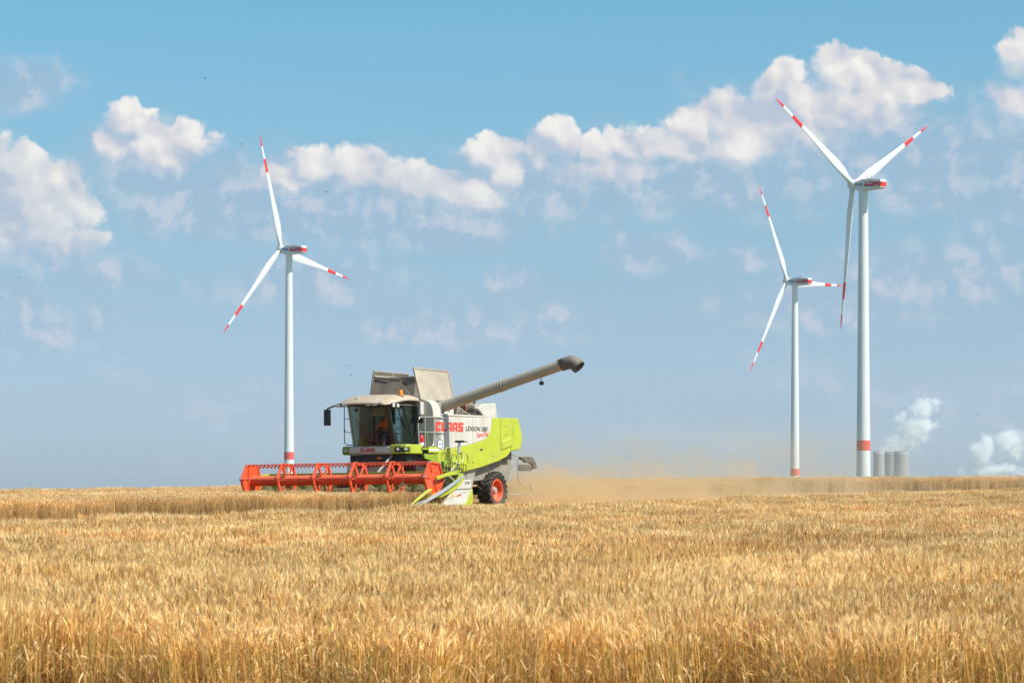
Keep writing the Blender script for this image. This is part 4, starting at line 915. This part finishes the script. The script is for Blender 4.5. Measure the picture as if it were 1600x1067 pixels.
# ------------------------------------------------------------------ wind turbines
def turbine(px, Dm, hubz, yawh, phase, base_r, top_r, band, label):
    x = (px - 800) / F * Dm; T = empty('wind_turbine', (x, Dm, -12.0)); tag(T, label, 'wind turbine', 'wind turbines standing beyond the field')
    hz = hubz + 12.0; ZB = band[0] + 12.0; ZT = band[1] + 12.0
    rad = lambda z: base_r + (top_r - base_r) * (z / hz) ** .85
    def seg(z0, z1, m, name, par, extra=0.0, k=10):
        prof = [(rad(z0 + (z1 - z0) * i / k) + extra, z0 + (z1 - z0) * i / k) for i in range(k + 1)]
        return MB().lathe(prof, (0, 0, 0), (0, 0, 1), 40).build(name, m, par, smooth_=60)
    tw = seg(0, hz - 2.0, M_tw, 'tower', T, k=30)
    seg(ZB, ZT, M_band, 'red_band', tw, .012, 3)
    for z in (hz * .30, hz * .55, hz * .78): MB().lathe([(rad(z) + .01, z - .08), (rad(z) + .035, z - .06), (rad(z) + .035, z + .06), (rad(z) + .01, z + .08)], (0, 0, 0), (0, 0, 1), 40).build('flange_ring', M_tw, tw, smooth_=40)
    # head frame: +x along the axis towards the rotor, z up
    sy_ = math.sqrt(1 - yawh * yawh); ang = math.atan2(yawh, -sy_)
    Hd = Matrix.Translation((0, 0, hz)) @ Matrix.Rotation(ang, 4, 'Z') @ Matrix.Rotation(R(-4), 4, 'Y')
    def put(o): o.matrix_local = Hd; return o
    npoly = [(2.9, -1.9), (3.1, .9), (-.6, 2.1), (-9.0, 2.1), (-9.0, -1.55), (-2.5, -2.3), (2.4, -2.35)]
    nac = put(MB().prism(npoly, 0, 'y', -1.9, 1.9).build('nacelle', M_tg, T, bevel=.18))
    def sub(o): o.parent = nac; return o
    sub(MB().prism([(-8.95, -1.50), (-8.95, 2.08), (-9.6, 2.02), (-9.85, 1.6), (-9.85, -1.1), (-9.5, -1.45)], 0, 'y', -1.87, 1.87).build('rear_cap', M_tw, nac, bevel=.15))
    sub(MB().box((-9.90, -1.90, -.85), (-8.9, 1.90, 1.05)).build('red_cap_band', M_tr, nac, bevel=.04))
    sub(MB().box((-9.93, 1.1, -.5), (-9.88, 1.6, .8)).build('rear_grille', M_dark, nac))
    for s in (1, -1):
        yv = s * 1.905; o2 = MB(); o2.prism([(-2.3, 1.05), (-8.9, 1.05), (-8.9, -.85), (-1.7, -.85)], 0, 'y', min(yv, yv + s * .02), max(yv, yv + s * .02)); sub(o2.build('burgundy_side_stripe', M_burg, nac))
        rt = (-1, 0, 0) if s > 0 else (1, 0, 0)
        text('lettering', 'RWE', M_blue, nac, (2.6 if s > 0 else -1.3, yv + s * .03, -.85), rt, (0, 0, 1), 1.35, 3.9, bold=.03, ext=0)
        text('lettering', 'REpower', M_wl, nac, (-2.7 if s > 0 else -5.9, yv + s * .03, .05), rt, (0, 0, 1), .75, 3.2, bold=.02, ext=0)
        text('lettering', '3.2M', M_wl, nac, (-6.6 if s > 0 else -8.6, yv + s * .03, -.65), rt, (0, 0, 1), .5, 1.9, bold=.01, ext=0)
    sub(MB().box((-3.9, -.9, 2.15), (-2.4, .9, 2.38)).build('roof_hatch', M_dark, nac))
    sub(MB().tube([(-2.3, .8, 2.1), (-2.3, .8, 3.1)], .05, 6).tube([(-4.4, .8, 2.1), (-4.4, .8, 3.1)], .05, 6).box((-4.6, .7, 3.0), (-4.2, .9, 3.2)).build('weather_mast', M_dark, nac))
    sub(MB().box((-4.9, -.4, 2.1), (-4.5, .0, 2.5)).build('obstruction_light', M_tr, nac))
    hub = put(MB().lathe([(1.5, 2.9), (1.75, 3.9), (2.0, 5.0), (1.9, 6.0), (1.5, 6.9), (.8, 7.5), (.001, 7.7)], (0, 0, 0), (1, 0, 0), 28).build('hub', M_tw, T, smooth_=50))
    L = 58.0; hubx = 5.4
    secs = [(0, 1.15, 1.15, 0), (.02, 1.15, 1.15, 0), (.06, 1.25, 1.0, 8), (.12, 1.75, .75, 14), (.20, 2.05, .52, 11), (.32, 1.72, .40, 7), (.45, 1.36, .30, 4), (.58, 1.08, .22, 2.5), (.67, .92, .18, 1.5), (.73, .82, .15, 1), (.79, .73, .13, .5), (.85, .62, .10, 0), (.90, .52, .08, 0), (.95, .38, .06, 0), (.985, .22, .04, -1), (1.0, .04, .02, -1)]
    def blade_part(s0, s1, m, name, parent, phi):
        rows = []; fr = [s0] + [s[0] for s in secs if s0 < s[0] < s1] + [s1]
        for f in fr:
            j = max(i for i in range(len(secs)) if secs[i][0] <= f + 1e-9); j2 = min(j + 1, len(secs) - 1)
            t = 0 if j == j2 else (f - secs[j][0]) / (secs[j2][0] - secs[j][0])
            ch, th, tws = [secs[j][q] * (1 - t) + secs[j2][q] * t for q in (1, 2, 3)]
            row = []
            for k in range(17):
                w = 2 * math.pi * k / 16; cx = math.cos(w) * ch - (.35 * ch if f > .06 else .35 * ch * f / .06); cy = math.sin(w) * th * (1 if ch < 1.2 or f < .03 else (.6 + .4 * math.cos(w)))
                pa = R(tws * .35); yy2 = cx * math.cos(pa) - cy * math.sin(pa); xx2 = cx * math.sin(pa) + cy * math.cos(pa)
                xx2 += 1.5 * f * f
                row.append((xx2, yy2, .9 + f * (L - .9)))
            rows.append(row)
        o = MB().grid(rows).build(name, m, parent, smooth_=60)
        return o
    for k in range(3):
        phi = phase + 120 * k
        # phi measured in the rotor plane from up towards the far/right side
        Mb = Hd @ Matrix.Translation((hubx, 0, 0)) @ Matrix.Rotation(R(phi), 4, 'X') @ Matrix.Rotation(R(-0.0), 4, 'Y')
        bl = blade_part(0, .67, M_tw, 'blade', T, phi); bl.matrix_local = Mb
        blade_part(.67, .79, M_tr, 'red_blade_band', bl, phi); blade_part(.79, .90, M_tw, 'white_blade_band', bl, phi); blade_part(.90, 1.0, M_tr, 'red_blade_tip', bl, phi)
    return T
turbine(451.5, 1321, 119.3, .58, -19, 2.75, 1.65, (14.7, 18.5), 'leftmost wind turbine, rising behind the reel of the combine, blade tip nearest the harvester')
turbine(1349, 1061, 121.8, .70, -59.5, 3.05, 1.80, (15.4, 19.5), 'largest and rightmost wind turbine, beside the cooling towers, two blades raised in a V')
turbine(1242, 1453, 113.8, .64, -31, 2.75, 1.60, (7.4, 11.2), 'smallest wind turbine, between the dust and the largest turbine, one blade level to the right')

# ------------------------------------------------------------------ power station far off
def ctower(px0, px1, pytop, Dm, label):
    k = Dm / F; x = ((px0 + px1) / 2 - 800) * k; r = (px1 - px0) / 2 * k; h = (764 - pytop) * k + 12
    T = empty('cooling_tower', (x, Dm, -12)); tag(T, label, 'cooling tower', 'cooling towers of the distant power station')
    prof = [(r * (1.0 + .32 * (1 - t) ** 2.2 + (.02 * max(0, t - .8) / .2)), h * (.05 + .95 * t)) for t in np.linspace(0, 1, 14)]
    sh = MB().lathe(prof, (0, 0, 0), (0, 0, 1), 40).build('shell', M_conc, T, smooth_=60, solid=1.0)
    MB().lathe([(r * 1.02, h - 2), (r * 1.045, h - 1.5), (r * 1.045, h + .8), (r * .99, h + .8), (r * .99, h - 2)], (0, 0, 0), (0, 0, 1), 40).build('rim', M_conc, sh, smooth_=40)
    c = MB()
    for i in range(24):
        a = 2 * math.pi * i / 24; rr = r * 1.32; a2 = a + math.pi / 24
        c.tube([(math.cos(a) * rr * 1.02, math.sin(a) * rr * 1.02, 0), (math.cos(a2) * rr * .98, math.sin(a2) * rr * .98, h * .06)], .6, 5)
    c.build('leg_ring', M_conc, T)
    return T
ctower(1365, 1381.5, 705.5, 8800, 'narrow cooling tower just right of the largest turbine tower')
ctower(1381, 1404, 706.5, 9400, 'middle cooling tower of the three, the hazy one')
ctower(1397, 1419.5, 705.5, 8900, 'right hand cooling tower of the three, sunlit on its right edge')

# ------------------------------------------------------------------ steam and dust
def vol(name, lo, hi, dens_fn, col, label, cat, aniso=.2):
    m = bpy.data.materials.new(name); m.use_nodes = True; n = m.node_tree; n.nodes.clear(); S.nt = n
    o = n.nodes.new('ShaderNodeOutputMaterial'); pv = n.nodes.new('ShaderNodeVolumePrincipled'); n.links.new(pv.outputs[0], o.inputs['Volume'])
    pv.inputs['Color'].default_value = (*col, 1); pv.inputs['Anisotropy'].default_value = aniso
    t = n.nodes.new('ShaderNodeTexCoord'); d = dens_fn(S(t.outputs['Object'])); n.links.new(d.k, pv.inputs['Density'])
    c = [(a + b) / 2 for a, b in zip(lo, hi)]; h = [(b - a) / 2 for a, b in zip(lo, hi)]
    ob = MB().box([-q for q in h], h).build(name, m, None); ob.location = c; tag(ob, label, cat, kind='stuff')
    return ob
def steam(name, Dm, blist, box, label, seed):
    k = Dm / F
    lo = ((box[0] - 800) * k, Dm - 60, (764 - box[3]) * k); hi = ((box[2] - 800) * k, Dm + 60, (764 - box[1]) * k)
    cx, cz = (lo[0] + hi[0]) / 2, (lo[2] + hi[2]) / 2
    def fn(p):
        acc = None
        wv = S.nt.nodes.new('ShaderNodeTexNoise'); S.nt.links.new(p.k, wv.inputs['Vector']); wv.inputs['Scale'].default_value = .022; wv.inputs['Detail'].default_value = 4
        pw = vmath('ADD', p, vmath('MULTIPLY', vmath('SUBTRACT', S(wv.outputs['Color']), (.5, .5, .5)), (70, 70, 70)))
        for (bx, by, rx, ry, s_) in blist:
            c = ((bx - 800) * k - cx, 0, (764 - by) * k - cz); q = vmath('MULTIPLY', vmath('SUBTRACT', pw, c), (1 / (rx * k), 1 / (max(rx, ry) * k * .9), 1 / (ry * k)))
            f = (1.0 - vmath('LENGTH', q)) * s_; acc = f if acc is None else S.m('MAXIMUM', acc, f)
        nn = noise(vmath('ADD', p, (seed * 100, 0, 0)), .045, 9, .68)
        return smooth(acc + (nn - .5) * 2.6, -.05, .85) * .045
    return vol(name, lo, hi, fn, (1, 1, 1), label, 'steam', 0.0)
steam('steam_plume', 9050, [(1398, 702, 34, 10, 1.0), (1410, 692, 32, 16, .95), (1424, 676, 27, 26, 1.0), (1437, 664, 30, 15, 1.1), (1440, 640, 22, 20, 1.2), (1458, 632, 14, 12, .9), (1408, 652, 14, 10, .9)], (1375, 612, 1475, 706), 'white steam plume rising from the cooling towers behind the largest turbine', 1)
steam('steam_plume', 9500, [(1503, 736, 10, 8, 1.3), (1533, 712, 18, 26, 1.3), (1541, 695, 12, 22, 1.1), (1575, 690, 26, 24, 1.0), (1590, 705, 20, 18, .9), (1560, 735, 44, 12, .8), (1598, 738, 16, 14, 1.0), (1534, 735, 18, 12, 1.0), (1620, 690, 30, 24, 1.0)], (1485, 660, 1650, 748), 'low white steam clouds on the horizon at the far right edge', 5)
# dust: an object-space frame lying along the ground behind the machine
def dust_fn(p):
    x, y, z = sep(p)                       # box centred; x along the drift
    t = smooth(x, -9.5, 1.5)               # 0 at the machine, 1 far downwind
    env = smooth(x, -10.9, -7.4) * smooth(x, 7.5, -2.5, 0, 1)
    hgt = .62 + t * .75 + (noise(p, .5, 3, .6) - .45) * 1.6
    zz = z + 1.9
    prof = S.m('EXPONENT', (zz / S.m('MAXIMUM', hgt, .3)) * -1.6)
    core = S.m('EXPONENT', (x + 9.5) * -.50) * 4.2 + .34
    nn = smooth(noise(vmath('MULTIPLY', p, (.8, 1, 1)), 1.0, 8, .72), .40, .66)
    side = smooth(S.m('ABSOLUTE', y), 3.2, 1.2)
    return env * prof * core * nn * side * smooth(z, 1.95, .6) * 7.6
dust = vol('dust_cloud', (-11.2, -3.4, -2.0), (11.2, 3.4, 2.0), dust_fn, (.97, .80, .53), 'tan cloud of dust and chaff trailing to the right behind the harvester', 'dust', .35)
dust.location = (9.2, 98.5, float(gz(8, 98)) + 1.75); dust.rotation_euler = (0, R(-.6), R(14))

# chaff flying in the dust
ch = MB(); rc = random.Random(5)
for i in range(420):
    t = rc.random() ** 1.6; a = dust.matrix_basis @ Vector((-10 + 19 * t, rc.uniform(-1.5, 1.5), -1.6 + rc.random() ** 2 * 2.2)); s_ = rc.uniform(.008, .022)
    d1 = Vector((rc.uniform(-1, 1), rc.uniform(-1, 1), rc.uniform(-1, 1))).normalized() * s_ * 1.6; d2 = Vector((rc.uniform(-1, 1), rc.uniform(-1, 1), rc.uniform(-1, 1))).normalized() * s_ * .6
    ch.add([a - d1, a + d2, a + d1, a - d2], [(0, 1, 2, 3)])
cho = ch.build('flying_chaff', mat('pale_chaff', (.72, .58, .36), .8), None, flip=False); tag(cho, 'pale bits of chaff flying in the dust behind the harvester', 'chaff', kind='stuff')

# ------------------------------------------------------------------ birds
def bird(px, py, Dm, yaw_, flap, label):
    k = Dm / F; B = empty('bird', ((px - 800) * k, Dm, (764 - py) * k), (0, 0, R(yaw_))); tag(B, label, 'bird', 'small dark birds far off in the sky')
    MB().lathe([(.001, -.12), (.03, -.06), (.045, .02), (.035, .08), (.02, .12), (.001, .15)], (0, 0, 0), (1, 0, 0), 8).build('body', M_bird, B, smooth_=60)
    for s in (1, -1):
        MB().slab([(.06, s * .03, 0), (.04, s * .17, flap * .10), (-.06, s * .34, flap * .12), (-.03, s * .14, flap * .07), (-.03, s * .03, 0)], .008).build('wing', M_bird, B)
    MB().slab([(-.09, -.02, 0), (-.22, -.05, 0), (-.18, 0, 0), (-.22, .05, 0), (-.09, .02, 0)], .006).build('tail', M_bird, B)
for a in ((541, 571, 320, 20, .3, 'bird just left of and above the cab, higher of the two beside the tank cover'), (548, 586, 330, 200, .4, 'bird just left of the cab, lower of the two beside the tank cover'),
          (378, 226, 300, 60, 1.0, 'bird left of the top blade of the leftmost turbine, lower of a pair'), (364, 217, 310, 100, .8, 'bird left of the top blade of the leftmost turbine, upper of a pair'),
          (320, 123, 300, 10, .6, 'highest bird, above and right of the small white cloud'), (510, 300, 330, 40, .7, 'bird right of the top blade of the leftmost turbine'),
          (956, 288, 330, 80, .8, 'bird below the cloud in the middle of the sky'), (1438, 618, 340, 15, .3, 'bird above the steam plume right of the largest turbine'),
          (1033, 713, 300, 5, .3, 'bird low above the dust right of the harvester'), (1528, 648, 320, 50, .6, 'bird at the far right between the two steam clouds'),
          (30, 434, 300, 70, .8, 'bird just below the big white cloud at the left edge')):
    bird(*a)

# ------------------------------------------------------------------ haze
mh = bpy.data.materials.new('haze'); mh.use_nodes = True; n = mh.node_tree; n.nodes.clear()
o = n.nodes.new('ShaderNodeOutputMaterial'); pv = n.nodes.new('ShaderNodeVolumePrincipled'); n.links.new(pv.outputs[0], o.inputs['Volume'])
pv.inputs['Color'].default_value = (.88, .94, 1.0, 1); pv.inputs['Density'].default_value = 3.8e-5; pv.inputs['Anisotropy'].default_value = .15
hz = MB().box((-16000, -16000, -13.2), (16000, 16500, 345)).build('haze', mh, None); tag(hz, 'thin pale summer haze over the whole plain', kind='stuff')
